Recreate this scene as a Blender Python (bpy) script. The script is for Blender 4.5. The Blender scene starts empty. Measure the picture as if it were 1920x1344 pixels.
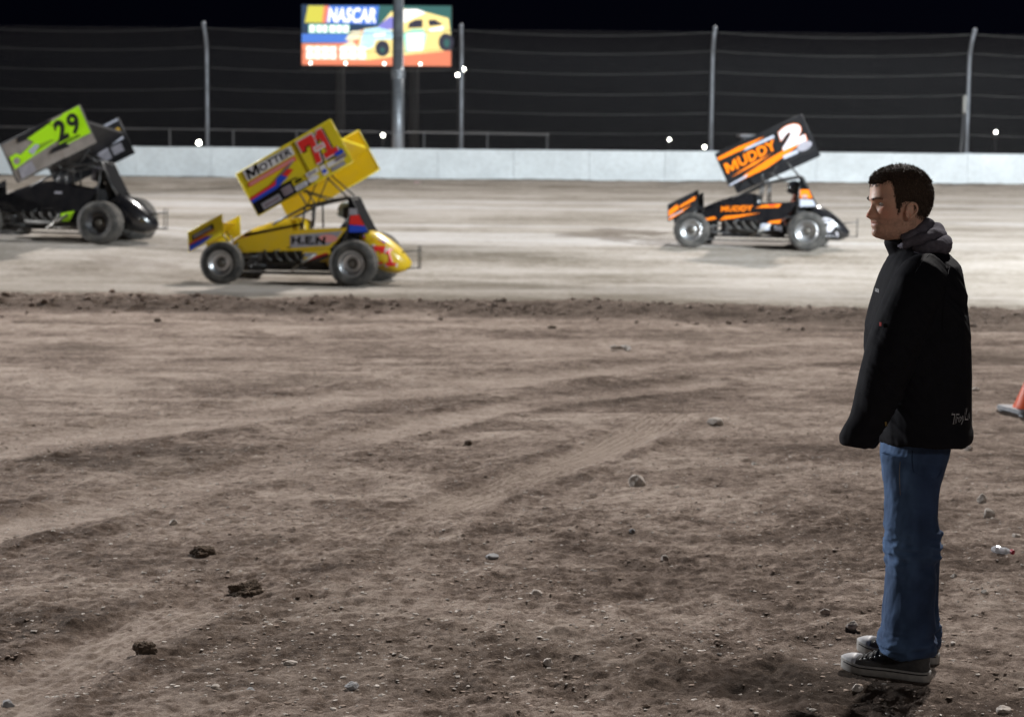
import bpy, bmesh, math, random
import numpy as np
from mathutils import Vector, Matrix, Euler
from mathutils.bvhtree import BVHTree

scene = bpy.context.scene
COL = scene.collection
random.seed(7)
RNG = np.random.default_rng(11)

# ------------------------------------------------------------------ camera
FPX, CX, CY, HOR = 3400.0, 960.0, 672.0, 335.0
CAM_H = 1.69
PITCH = math.atan((CY - HOR) / FPX)
ROLL = math.radians(0.5)
CAMM = (Matrix.Translation((0, 0, CAM_H)) @ Matrix.Rotation(math.pi / 2 - PITCH, 4, 'X')
        @ Matrix.Rotation(ROLL, 4, 'Z'))
cd = bpy.data.cameras.new('camera')
cam = bpy.data.objects.new('camera', cd)
COL.objects.link(cam)
cam.matrix_world = CAMM
cd.sensor_width = 36.0
cd.lens = FPX / 1920 * 36
cd.clip_start = 0.1
cd.clip_end = 3000
cd.dof.use_dof = True
cd.dof.focus_distance = 6.08
cd.dof.aperture_fstop = 4.2
cd.dof.aperture_blades = 0
scene.camera = cam
R3 = CAMM.to_3x3()


def ray(px, py):
    return R3 @ Vector(((px - CX) / FPX, -(py - CY) / FPX, -1))


def P(px, py, D):
    "the point of the place seen at photo pixel px,py and D metres ahead"
    d = ray(px, py)
    t = D / d.y
    return Vector((d.x * t, D, CAM_H + d.z * t))


def G(px, py, z=0.0):
    d = ray(px, py)
    t = (z - CAM_H) / d.z
    return Vector((d.x * t, d.y * t, z))


# ------------------------------------------------------------------ noise
def _hash(ix, iy, iz, seed):
    h = (ix.astype(np.int64) * 374761393 + iy.astype(np.int64) * 668265263 + iz.astype(np.int64) * 1442695041 + seed * 974634541) & 0xffffffff
    h = ((h ^ (h >> 13)) * 1274126177) & 0xffffffff
    h = ((h ^ (h >> 16)) * 2246822519) & 0xffffffff
    return ((h ^ (h >> 15)) & 0xffffff).astype(np.float64) / 0xffffff * 2 - 1


def vnoise(x, y, z=None, seed=0):
    x = np.asarray(x, float); y = np.asarray(y, float)
    fx = np.floor(x); fy = np.floor(y)
    tx = x - fx; ty = y - fy
    sx = tx * tx * tx * (tx * (tx * 6 - 15) + 10); sy = ty * ty * ty * (ty * (ty * 6 - 15) + 10)
    if z is None:
        zz = np.zeros_like(fx)
        a = _hash(fx, fy, zz, seed); b = _hash(fx + 1, fy, zz, seed)
        c = _hash(fx, fy + 1, zz, seed); d = _hash(fx + 1, fy + 1, zz, seed)
        return (a + (b - a) * sx) * (1 - sy) + (c + (d - c) * sx) * sy
    z = np.asarray(z, float)
    fz = np.floor(z); tz = z - fz; sz = tz * tz * (3 - 2 * tz)
    r = []
    for k in (0, 1):
        a = _hash(fx, fy, fz + k, seed); b = _hash(fx + 1, fy, fz + k, seed)
        c = _hash(fx, fy + 1, fz + k, seed); d = _hash(fx + 1, fy + 1, fz + k, seed)
        r.append((a + (b - a) * sx) * (1 - sy) + (c + (d - c) * sx) * sy)
    return r[0] * (1 - sz) + r[1] * sz


def fbm(x, y, z=None, octaves=4, seed=0, gain=0.5):
    s = 0; a = 1; n = 0; f = 1.0
    for o in range(octaves):
        s = s + a * vnoise(x * f + 17.3 * o, y * f - 9.1 * o, None if z is None else z * f + 3.7 * o, seed + o)
        n += a; a *= gain; f *= 2.03
    return s / n


def sstep(a, b, x):
    t = np.clip((np.asarray(x, float) - a) / (b - a), 0, 1)
    return t * t * (3 - 2 * t)


# ------------------------------------------------------------------ materials
MATS = {}


def mat(name, color, rough=0.6, metal=0.0, var=0.0, vscale=8.0, bump=0.0, bscale=60.0, dust=0.0,
        dustcol=(0.33, 0.29, 0.25), coat=0.0, emit=None, estr=0.0, spec=0.5, rvar=0.0, trans=0.0):
    if name in MATS:
        return MATS[name]
    m = bpy.data.materials.new(name)
    m.use_nodes = True
    nt = m.node_tree; N = nt.nodes; L = nt.links
    b = N['Principled BSDF']
    b.inputs['Roughness'].default_value = rough
    b.inputs['Metallic'].default_value = metal
    b.inputs['Specular IOR Level'].default_value = spec
    b.inputs['Coat Weight'].default_value = coat
    b.inputs['Coat Roughness'].default_value = 0.08
    b.inputs['Base Color'].default_value = (*color, 1)
    if name == 'skin':
        b.inputs['Subsurface Weight'].default_value = 0.35; b.inputs['Subsurface Scale'].default_value = 0.012
        b.inputs['Subsurface Radius'].default_value = (1.0, 0.35, 0.2)
    if trans:
        b.inputs['Transmission Weight'].default_value = trans
    if emit:
        b.inputs['Emission Color'].default_value = (*emit, 1)
        b.inputs['Emission Strength'].default_value = estr
    tc = N.new('ShaderNodeTexCoord')
    cur = None
    if var:
        n = N.new('ShaderNodeTexNoise'); n.inputs['Scale'].default_value = vscale; n.inputs['Detail'].default_value = 6
        L.new(tc.outputs['Object'], n.inputs['Vector'])
        mx = N.new('ShaderNodeMix'); mx.data_type = 'RGBA'
        lo = tuple(max(0, c * (1 - var)) for c in color); hi = tuple(min(1, c * (1 + var)) for c in color)
        mx.inputs['A'].default_value = (*lo, 1); mx.inputs['B'].default_value = (*hi, 1)
        r = N.new('ShaderNodeMapRange'); r.inputs['From Min'].default_value = 0.3; r.inputs['From Max'].default_value = 0.7
        L.new(n.outputs['Fac'], r.inputs['Value']); L.new(r.outputs['Result'], mx.inputs['Factor'])
        cur = mx.outputs['Result']
        if rvar:
            r2 = N.new('ShaderNodeMapRange'); r2.inputs['From Min'].default_value = 0.3; r2.inputs['From Max'].default_value = 0.7
            r2.inputs['To Min'].default_value = max(0, rough - rvar); r2.inputs['To Max'].default_value = min(1, rough + rvar)
            L.new(n.outputs['Fac'], r2.inputs['Value']); L.new(r2.outputs['Result'], b.inputs['Roughness'])
    if dust:
        n = N.new('ShaderNodeTexNoise'); n.inputs['Scale'].default_value = 5.5; n.inputs['Detail'].default_value = 9; n.inputs['Roughness'].default_value = 0.7
        L.new(tc.outputs['Object'], n.inputs['Vector'])
        r = N.new('ShaderNodeMapRange'); r.inputs['From Min'].default_value = 0.42; r.inputs['From Max'].default_value = 0.78
        r.inputs['To Max'].default_value = dust
        L.new(n.outputs['Fac'], r.inputs['Value'])
        mx = N.new('ShaderNodeMix'); mx.data_type = 'RGBA'
        if cur: L.new(cur, mx.inputs['A'])
        else: mx.inputs['A'].default_value = (*color, 1)
        mx.inputs['B'].default_value = (*dustcol, 1)
        L.new(r.outputs['Result'], mx.inputs['Factor'])
        cur = mx.outputs['Result']
    if cur:
        L.new(cur, b.inputs['Base Color'])
    if bump:
        n = N.new('ShaderNodeTexNoise'); n.inputs['Scale'].default_value = bscale; n.inputs['Detail'].default_value = 5
        L.new(tc.outputs['Object'], n.inputs['Vector'])
        bp = N.new('ShaderNodeBump'); bp.inputs['Strength'].default_value = bump; bp.inputs['Distance'].default_value = 0.02
        L.new(n.outputs['Fac'], bp.inputs['Height']); L.new(bp.outputs['Normal'], b.inputs['Normal'])
    MATS[name] = m
    return m


# ------------------------------------------------------------------ mesh builder
class MB:
    def __init__(self):
        self.V = []; self.F = []; self.M = []; self.S = []

    def add(self, verts, faces, m=0, smooth=False):
        o = len(self.V)
        self.V.extend([tuple(v) for v in verts])
        for f in faces:
            self.F.append(tuple(i + o for i in f)); self.M.append(m); self.S.append(smooth)
        return self

    def box(self, c, s, m=0, rot=None):
        c = Vector(c); h = Vector(s) / 2
        vs = []
        for x in (-1, 1):
            for y in (-1, 1):
                for z in (-1, 1):
                    v = Vector((x * h.x, y * h.y, z * h.z))
                    if rot is not None: v = rot @ v
                    vs.append(c + v)
        return self.add(vs, [(0, 1, 3, 2), (4, 6, 7, 5), (0, 4, 5, 1), (2, 3, 7, 6), (0, 2, 6, 4), (1, 5, 7, 3)], m)

    def bbox(self, c, s, b=0.01, m=0, rot=None):
        "bevelled box"
        bm = bmesh.new(); bmesh.ops.create_cube(bm, size=1)
        for v in bm.verts: v.co = Vector((v.co.x * s[0], v.co.y * s[1], v.co.z * s[2]))
        bmesh.ops.bevel(bm, geom=list(bm.edges), offset=b, segments=2, affect='EDGES')
        bm.verts.index_update()
        vs = [(rot @ v.co if rot is not None else v.co) + Vector(c) for v in bm.verts]
        fs = [[v.index for v in f.verts] for f in bm.faces]
        bm.free()
        return self.add(vs, fs, m)

    def slab(self, pts, thick, m=0, n=None):
        "prism of a planar polygon (3-D points), extruded by thick along -n"
        pts = [Vector(p) for p in pts]
        if n is None:
            n = (pts[1] - pts[0]).cross(pts[2] - pts[0]).normalized()
        n = Vector(n); k = len(pts)
        vs = pts + [p - n * thick for p in pts]
        fs = [tuple(range(k)), tuple(range(2 * k - 1, k - 1, -1))]
        fs += [(i, i + k, (i + 1) % k + k, (i + 1) % k) for i in range(k)]
        return self.add(vs, fs, m)

    def loft(self, rings, m=0, smooth=True, cap=True, closed=True):
        k = len(rings[0]); vs = [p for r in rings for p in r]; fs = []
        for i in range(len(rings) - 1):
            for j in range(k if closed else k - 1):
                a = i * k + j; b = i * k + (j + 1) % k
                fs.append((a, b, b + k, a + k))
        if cap:
            fs.append(tuple(range(k - 1, -1, -1)))
            o = (len(rings) - 1) * k
            fs.append(tuple(range(o, o + k)))
        return self.add(vs, fs, m, smooth)

    def tube(self, pts, r, m=0, n=8, cap=True):
        pts = [Vector(p) for p in pts]
        rs = r if isinstance(r, (list, tuple)) else [r] * len(pts)
        rings = []
        up = None
        for i, p in enumerate(pts):
            t = (pts[min(i + 1, len(pts) - 1)] - pts[max(i - 1, 0)])
            if t.length < 1e-9: t = Vector((0, 0, 1))
            t.normalize()
            if up is None:
                up = Vector((0, 0, 1)) if abs(t.z) < 0.9 else Vector((0, 1, 0))
            a = t.cross(up)
            if a.length < 1e-6: a = t.cross(Vector((1, 0, 0)))
            a.normalize(); b = a.cross(t).normalized(); up = b
            rings.append([p + (a * math.cos(2 * math.pi * j / n) + b * math.sin(2 * math.pi * j / n)) * rs[i] for j in range(n)])
        return self.loft(rings, m, True, cap)

    def lathe(self, prof, axis='Y', c=(0, 0, 0), n=40, m=0, smooth=True):
        "prof: (radius, along-axis) pairs; closed if it starts and ends on the axis"
        c = Vector(c); rings = []
        for (r, h) in prof:
            ring = []
            for j in range(n):
                a = 2 * math.pi * j / n
                x, y = r * math.cos(a), r * math.sin(a)
                ring.append(c + (Vector((x, h, y)) if axis == 'Y' else Vector((x, y, h)) if axis == 'Z' else Vector((h, x, y))))
            rings.append(ring)
        return self.loft(rings, m, smooth, cap=False)

    def ball(self, c, r, m=0, n=16, sc=(1, 1, 1)):
        prof = [(r * math.sin(math.pi * i / n) + 1e-5, -r * math.cos(math.pi * i / n)) for i in range(n + 1)]
        o = len(self.V)
        self.lathe(prof, 'Z', (0, 0, 0), n * 2, m)
        for i in range(o, len(self.V)):
            v = self.V[i]
            self.V[i] = (c[0] + v[0] * sc[0], c[1] + v[1] * sc[1], c[2] + v[2] * sc[2])
        return self

    def mesh(self, name, mats):
        me = bpy.data.meshes.new(name)
        me.from_pydata(self.V, [], self.F)
        for mm in mats: me.materials.append(mm)
        me.polygons.foreach_set('material_index', self.M)
        me.polygons.foreach_set('use_smooth', self.S)
        me.update()
        return me

    def build(self, name, mats, parent=None):
        if not isinstance(mats, (list, tuple)): mats = [mats]
        me = self.mesh(name, mats)
        bm = bmesh.new(); bm.from_mesh(me)
        bmesh.ops.recalc_face_normals(bm, faces=list(bm.faces)) if getattr(self, 'fixn', False) else None
        bm.to_mesh(me); bm.free()
        o = bpy.data.objects.new(name, me)
        COL.objects.link(o)
        if parent is not None: o.parent = parent
        return o

    def bvh(self):
        return BVHTree.FromPolygons(self.V, self.F)


def tag(o, label=None, cat=None, group=None, kind=None):
    if label: o['label'] = label
    if cat: o['category'] = cat
    if group: o['group'] = group
    if kind: o['kind'] = kind
    return o


def empty(name, loc, rz=0.0):
    o = bpy.data.objects.new(name, None)
    COL.objects.link(o)
    o.empty_display_size = 0.2
    o.location = loc; o.rotation_euler = (0, 0, rz)
    return o


def copy_tree(o, parent=None):
    c = o.copy(); COL.objects.link(c); c.parent = parent
    for ch in [x for x in scene.objects if x.parent == o]:
        copy_tree(ch, c)
    return c


def np_object(name, V, F, mats, parent=None, smooth=True):
    me = bpy.data.meshes.new(name)
    V = np.asarray(V, np.float32); F = np.asarray(F, np.int32)
    me.vertices.add(len(V)); me.vertices.foreach_set('co', V.ravel())
    me.loops.add(F.size); me.loops.foreach_set('vertex_index', F.ravel())
    me.polygons.add(len(F))
    me.polygons.foreach_set('loop_start', np.arange(0, F.size, F.shape[1], dtype=np.int32))
    me.update(calc_edges=True)
    me.polygons.foreach_set('use_smooth', np.full(len(F), smooth))
    for mm in (mats if isinstance(mats, (list, tuple)) else [mats]): me.materials.append(mm)
    me.validate()
    o = bpy.data.objects.new(name, me); COL.objects.link(o)
    if parent is not None: o.parent = parent
    return o


def remesh(mb, voxel, smooth_iter=2, smooth_fac=0.5):
    "voxel union of all the pieces in mb -> (verts, faces) of one continuous surface"
    me = mb.mesh('tmp', [])
    bm = bmesh.new(); bm.from_mesh(me); bmesh.ops.recalc_face_normals(bm, faces=list(bm.faces)); bm.to_mesh(me); bm.free()
    o = bpy.data.objects.new('tmp', me); COL.objects.link(o)
    r = o.modifiers.new('r', 'REMESH'); r.mode = 'VOXEL'; r.voxel_size = voxel
    if smooth_iter:
        s = o.modifiers.new('s', 'SMOOTH'); s.iterations = smooth_iter; s.factor = smooth_fac
    dg = bpy.context.evaluated_depsgraph_get()
    ev = o.evaluated_get(dg); m2 = ev.to_mesh()
    V = np.empty(len(m2.vertices) * 3); m2.vertices.foreach_get('co', V); V = V.reshape(-1, 3)
    N = np.empty(len(m2.vertices) * 3); m2.vertices.foreach_get('normal', N); N = N.reshape(-1, 3)
    F = np.empty(len(m2.loops), np.int32); m2.loops.foreach_get('vertex_index', F)
    F = F.reshape(-1, 4)
    ev.to_mesh_clear()
    bpy.data.objects.remove(o); bpy.data.meshes.remove(me)
    return V, N, F


# ------------------------------------------------------------------ lettering
_TC = {}


def text2d(s, bold=0.0):
    key = (s, bold)
    if key in _TC: return _TC[key]
    cu = bpy.data.curves.new('t', 'FONT'); cu.body = s; cu.offset = bold; cu.resolution_u = 3
    cu.space_character = 1.0 + bold * 1.5
    o = bpy.data.objects.new('t', cu); COL.objects.link(o)
    dg = bpy.context.evaluated_depsgraph_get()
    me = bpy.data.meshes.new_from_object(o.evaluated_get(dg))
    v = np.array([(p.co.x, p.co.y) for p in me.vertices]); f = [tuple(p.vertices) for p in me.polygons]
    bpy.data.objects.remove(o); bpy.data.curves.remove(cu); bpy.data.meshes.remove(me)
    lo = v.min(0); hi = v.max(0)
    v = (v - lo) / (hi - lo)
    _TC[key] = (v, f, (hi - lo)[0] / (hi - lo)[1])
    return _TC[key]


class Frame:
    "a flat panel's own axes: origin, e1 (reading direction), e2 (up), n (outward)"
    def __init__(self, o, e1, e2, n):
        self.o, self.e1, self.e2, self.n = Vector(o), Vector(e1), Vector(e2), Vector(n)

    def at(self, s, t, off=0.003):
        return self.o + self.e1 * s + self.e2 * t + self.n * off

    def poly(self, mb, pts, m, off=0.003):
        a = sum(pts[i][0] * pts[(i + 1) % len(pts)][1] - pts[(i + 1) % len(pts)][0] * pts[i][1] for i in range(len(pts)))
        if (a < 0) == (self.e1.cross(self.e2).dot(self.n) > 0): pts = pts[::-1]
        mb.add([self.at(s, t, off) for s, t in pts], [tuple(range(len(pts)))], m)

    def rect(self, mb, s, t, w, h, m, off=0.003):
        self.poly(mb, [(s, t), (s + w, t), (s + w, t + h), (s, t + h)], m, off)

    def oval(self, mb, s, t, w, h, m, off=0.003, n=18):
        self.poly(mb, [(s + w / 2 + w / 2 * math.cos(2 * math.pi * i / n), t + h / 2 + h / 2 * math.sin(2 * math.pi * i / n)) for i in range(n)], m, off)

    def text(self, mb, txt, s, t, w, h, m, bold=0.02, shear=0.0, off=0.006, rise=0.0):
        v, f, _ = text2d(txt, bold)
        vs = [self.at(s + a * w + b * h * shear, t + b * h + a * w * rise, off) for a, b in v]
        mb.add(vs, f, m)


def solid(V, F, lo_name=None):
    return V, F
SUN_E, SPOT_L, SPOT_F, SPOT_P = 4.3, 112000, 165000, 2500
SUN_EL, SUN_AZ = 43, 22
# ------------------------------------------------------------------ light
w = bpy.data.worlds.new('World'); scene.world = w; w.use_nodes = True
nt = w.node_tree
bg = nt.nodes['Background']
sky = nt.nodes.new('ShaderNodeTexSky'); sky.sky_type = 'NISHITA'; sky.sun_disc = False
sky.sun_elevation = math.radians(SUN_EL); sky.sun_rotation = math.radians(SUN_AZ)
tint = nt.nodes.new('ShaderNodeMix'); tint.data_type = 'RGBA'; tint.blend_type = 'MULTIPLY'; tint.inputs['Factor'].default_value = 1
tint.inputs['B'].default_value = (0.30, 0.34, 1.0, 1)
nt.links.new(sky.outputs['Color'], tint.inputs['A'])
nt.links.new(tint.outputs['Result'], bg.inputs['Color'])
bg.inputs['Strength'].default_value = 0.00030
scene.view_settings.view_transform = 'Standard'
scene.view_settings.look = 'None'
scene.view_settings.exposure = 0
scene.view_settings.gamma = 1
scene.view_settings.use_curve_mapping = False
scene.cycles.use_denoising = True
scene.cycles.max_bounces = 6
scene.cycles.sample_clamp_indirect = 4


def light(name, kind, loc, target, energy, color=(1, 1, 1), **kw):
    l = bpy.data.lights.new(name, kind); l.energy = energy; l.color = color
    for k, v in kw.items(): setattr(l, k, v)
    o = bpy.data.objects.new(name, l); COL.objects.link(o)
    o.location = loc
    o.rotation_euler = (Vector(target) - Vector(loc)).to_track_quat('-Z', 'Y').to_euler()
    return o


# the floodlights of the stadium: one far bank as a sun, and single masts out of the picture
sd = Vector((math.sin(math.radians(SUN_AZ)) * math.cos(math.radians(SUN_EL)), math.cos(math.radians(SUN_AZ)) * math.cos(math.radians(SUN_EL)), math.sin(math.radians(SUN_EL))))
light('floodlight_bank', 'SUN', sd * 100, (0, 0, 0), SUN_E, (1.0, 0.95, 0.905), angle=math.radians(2.5))
light('floodlight_mast_turn', 'SPOT', (-41, 38, 11.5), (2, 27, 0), SPOT_L, (0.96, 0.98, 1.0), spot_size=math.radians(100), spot_blend=0.6, shadow_soft_size=1.2)
light('floodlight_mast_infield', 'SPOT', (25, 13, 14), (15, 56, 1.0), SPOT_F, (0.86, 0.95, 1.0), spot_size=math.radians(112), spot_blend=1.0, shadow_soft_size=0.5)
light('floodlight_pit', 'SPOT', (9, -16, 9), (1, 14, 0.5), SPOT_P, (1.0, 0.95, 0.9), spot_size=math.radians(80), spot_blend=0.5, shadow_soft_size=1.2)

# ------------------------------------------------------------------ terrain shape
def pix_path(pts):
    return np.array([tuple(G(*p)[:2]) for p in pts])


RUT1 = pix_path([(-60, 1345), (0, 1308), (200, 1208), (400, 1115), (560, 1040), (700, 985), (850, 945), (1000, 888), (1110, 855), (1190, 820), (1262, 778)])
RUT2 = pix_path([(-80, 1010), (0, 990), (240, 935), (450, 885), (640, 832), (820, 790), (1000, 755), (1300, 720)])
RUT3 = pix_path([(-80, 850), (300, 800), (640, 745), (1000, 705), (1500, 672)])


YA, YB, YE = G(470, 1085).y, G(690, 990).y, G(1262, 778).y


def path_dist(x, y, path):
    best = np.full(x.shape, 1e9); side = np.zeros(x.shape)
    for i in range(len(path) - 1):
        a = path[i]; d = path[i + 1] - a; L2 = d @ d
        t = np.clip(((x - a[0]) * d[0] + (y - a[1]) * d[1]) / L2, 0, 1)
        qx = x - a[0] - t * d[0]; qy = y - a[1] - t * d[1]
        dd = np.hypot(qx, qy); sg = np.sign(d[0] * qy - d[1] * qx)
        m = dd < best
        best = np.where(m, dd, best); side = np.where(m, sg, side)
    return best, side


FEET = G(1680, 1262)


def ground_fields(x, y):
    "height, dustiness (0 loose dark dirt .. 1 pale packed dust), dampness; painted shade is in both"
    x = np.asarray(x, float); y = np.asarray(y, float)
    wx = x + 0.25 * fbm(x / 1.7, y / 1.7, octaves=3, seed=91)
    wy = y + 0.25 * fbm(x / 1.7 + 40, y / 1.7, octaves=3, seed=92)
    far = sstep(9.0, 13.5, y)
    h = 0.018 * fbm(wx / 4.0, wy / 1.9, octaves=3, seed=3)
    # long shallow wheel marks sweeping across the infield
    yy = y - 0.045 * x * x * 0.12 - 0.10 * x
    st = fbm(x / 4.5 + 3, yy / 0.42, octaves=4, seed=21)
    h = h + far * (0.030 * st + 0.020 * fbm(x / 6.0, yy / 0.9, octaves=3, seed=28)) + (1 - far) * 0.010 * fbm((x * 0.8 - y * 0.6) / 1.6, (y * 0.8 + x * 0.6) / 0.28, octaves=3, seed=23)
    loose = sstep(-0.12, 0.38, fbm(wx / 0.9 + 5, wy / 0.7, octaves=4, seed=41)) * (1 - 0.75 * far)
    rough = fbm(x / 0.11, y / 0.11, octaves=4, seed=51)
    rid = 1 - np.abs(fbm(x / 0.16, y / 0.13, octaves=4, seed=57)) * 2
    h = h + loose * (0.008 * rid + 0.009 * rough) + 0.006 * rough + 0.005 * fbm(x / 0.045, y / 0.045, octaves=2, seed=53)
    lump = np.clip(fbm(x / 0.34 + 9, y / 0.30, octaves=3, seed=77) - 0.22, 0, 1)
    h = h + (0.020 - 0.006 * far) * lump
    tt = fbm(wx / 0.30, wy / 0.24, octaves=5, seed=171, gain=0.58) * 5.0
    fr_ = tt - np.floor(tt)
    ledge = np.floor(tt) + sstep(0.30, 0.62, fr_)
    patchy = sstep(-0.25, 0.25, fbm(x / 1.3 + 7, y / 1.0, octaves=3, seed=173))
    h = h + (1 - 0.55 * far) * patchy * 0.0042 * ledge
    t2 = fbm(x / 0.085, y / 0.07, octaves=4, seed=177, gain=0.6) * 3.0
    h = h + (1 - 0.6 * far) * 0.0042 * (np.floor(t2) + sstep(0.3, 0.7, t2 - np.floor(t2)))
    crust = sstep(0.05, 0.35, fbm(wx / 0.55 - 3, wy / 0.38, octaves=5, seed=63))
    h = h + 0.007 * crust * (1 - far)
    dust = 0.50 + 0.34 * fbm(wx / 1.1, wy / 0.8, octaves=4, seed=71) + 0.36 * fbm(wx / 0.16, wy / 0.13, octaves=5, seed=73, gain=0.7) + 0.32 * fbm(x / 0.05, y / 0.05, octaves=3, seed=75, gain=0.7) * (1 - 0.5 * far) + 0.10 * (ledge - 0.5 * np.floor(ledge)) * patchy * (1 - far) + 0.22 * crust - 0.26 * loose + far * (0.30 * st)
    wear = sstep(-0.15, 0.35, fbm(x / 0.8, y / 0.8, octaves=3, seed=17))
    damp_shade = 0.55 * sstep(0.25, 0.6, fbm(wx / 2.3 + 11, wy / 1.5, octaves=4, seed=83))
    for path, wd, depth, tread in ((RUT1, 0.17, 0.014, 0.0052), (RUT2, 0.24, 0.022, 0.0), (RUT3, 0.4, 0.03, 0.0)):
        d, s = path_dist(x, y, path)
        d = d + (0.018 if tread else 0.05) * fbm(x / 0.6, y / 0.6, octaves=3, seed=15)
        k = np.exp(-(np.maximum(d, 0) / wd) ** 4)
        sm = 0.018 * fbm(wx / 4.0, wy / 1.9, octaves=3, seed=3)
        brk = (0.55 + 0.45 * wear) * (0.42 * (1 - sstep(YA - 0.5, YA, y)) + 0.95 * sstep(YB - 0.2, YB + 0.9, y)) * (1 - sstep(YE - 1.0, YE, y)) if tread else 0.4 + 0.6 * wear
        h = h * (1 - 0.85 * k * brk) + sm * 0.85 * k * brk - depth * k * (0.3 + 0.7 * brk)
        h = h + (0.022 if tread else 0.018) * (0.3 + 0.7 * brk) * np.exp(-((d - wd * 1.45) / (wd * 0.42)) ** 2) * (0.6 + 0.6 * rough)
        if tread:
            h = h + tread * (0.45 + 0.55 * sstep(YB - 0.2, YB + 0.9, y)) * k * np.cos(s * d * 2 * math.pi / 0.05)
        dust = dust * (1 - k * brk) + ((1.02 if tread else 0.78) + 0.22 * rough) * k * brk
        dust = dust - (0.22 if tread else 0.16) * (0.4 + 0.6 * brk) * np.exp(-((d - wd * 1.55) / (wd * 0.45)) ** 2)  # dark rims: shade of the side ridges painted into the soil tone
        damp_shade = damp_shade * (1 - k)
    # dark moist soil by the feet, the man's shadow painted into its colour
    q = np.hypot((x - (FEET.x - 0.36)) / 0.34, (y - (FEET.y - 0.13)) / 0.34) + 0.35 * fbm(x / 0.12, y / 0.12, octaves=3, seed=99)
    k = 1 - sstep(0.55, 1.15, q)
    damp_shade = np.maximum(damp_shade * 0.7, k * 0.8); dust = dust * (1 - 0.7 * k)
    h = h + 0.012 * k * rough
    # flat spot under the shoes
    q = np.hypot((x - FEET.x) / 0.34, (y - (FEET.y + 0.1)) / 0.30)
    k = 1 - sstep(0.6, 1.2, q)
    h = h * (1 - k)
    # berm of loose dirt along the inside of the track
    cr = 23.0 - 0.125 * x + 0.45 * fbm(x / 2.5, x * 0 + 2, octaves=5, seed=5)
    e = y - cr
    hb = (0.10 + 0.045 * fbm(x / 1.1, y / 0.9, octaves=3, seed=33)) * (sstep(-1.15, -0.1, e) - sstep(0.15, 1.5, e) * 1.6)
    bm_ = sstep(-1.3, -0.7, e)
    h = h * (1 - bm_) + hb + bm_ * 0.04 * (1 - np.abs(fbm(x / 0.42, y / 0.36, octaves=4, seed=37)) * 2.2) * (1 - sstep(0.4, 1.5, e))
    kb = np.exp(-((e + 0.35 + 0.7 * fbm(x / 1.6, y / 1.6, octaves=4, seed=35)) / 0.85) ** 4)
    damp_shade = np.maximum(damp_shade, 0.40 * kb); dust = dust * (1 - 0.6 * kb)
    return h, np.clip(dust, 0, 1), np.clip(damp_shade, 0, 1)


def ground_z(x, y):
    return float(ground_fields(np.array([x]), np.array([y]))[0][0])


TY = [22.5, 25.0, 29.0, 31.5, 35.0, 36.5, 60.0, 72.6, 80]
TZ = [-0.10, -0.01, 0.0, 0.10, 0.35, 0.42, 1.27, 1.67, 1.75]


def track_base(x, y):
    z = np.interp(y, TY, TZ)
    return z + 0.10 * (1 - sstep(-8.2, -5.4, x)) * sstep(29.5, 33, y) * (1 - sstep(38, 45, y))


def track_fields(x, y):
    x = np.asarray(x, float); y = np.asarray(y, float)
    z = track_base(x, y)
    st = fbm(x / 9.0, (y + 0.01 * x) / 0.55, octaves=4, seed=121)
    st2 = fbm(x / 14.0 + 4, (y + 0.02 * x) / 1.6, octaves=3, seed=125)
    z = z + 0.012 * st + 0.01 * fbm(x / 0.6, y / 0.4, octaves=3, seed=127)
    cush = sstep(57.5, 61.0, y + 1.2 * fbm(x / 5, y / 5, octaves=3, seed=133))
    z = z + cush * 0.05 * fbm(x / 0.8, y / 0.7, octaves=4, seed=131)
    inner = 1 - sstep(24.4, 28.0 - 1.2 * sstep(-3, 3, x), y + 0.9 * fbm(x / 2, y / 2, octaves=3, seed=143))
    z = z + inner * 0.035 * fbm(x / 0.35, y / 0.35, octaves=4, seed=147)
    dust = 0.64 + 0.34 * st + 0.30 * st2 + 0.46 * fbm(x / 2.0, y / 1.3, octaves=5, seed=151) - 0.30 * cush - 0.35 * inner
    wet_shade = np.exp(-((x - 0.4) / 2.6) ** 4) * sstep(24.0, 25.5, y) * (1 - sstep(27.5, 31.0, y + 0.35 * (x + 2)))  # dark patch: the yellow car's wing shadow painted in, with some moist clay
    dust = dust - 0.6 * wet_shade * (0.7 + 0.6 * fbm(x / 1.5, y / 0.7, octaves=3, seed=161))
    slick = sstep(0.12, 0.4, st2 + 0.4 * st) * sstep(33, 37, y) * (1 - cush)
    return z, np.clip(dust, 0, 1), np.clip(slick, 0, 1)


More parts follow.
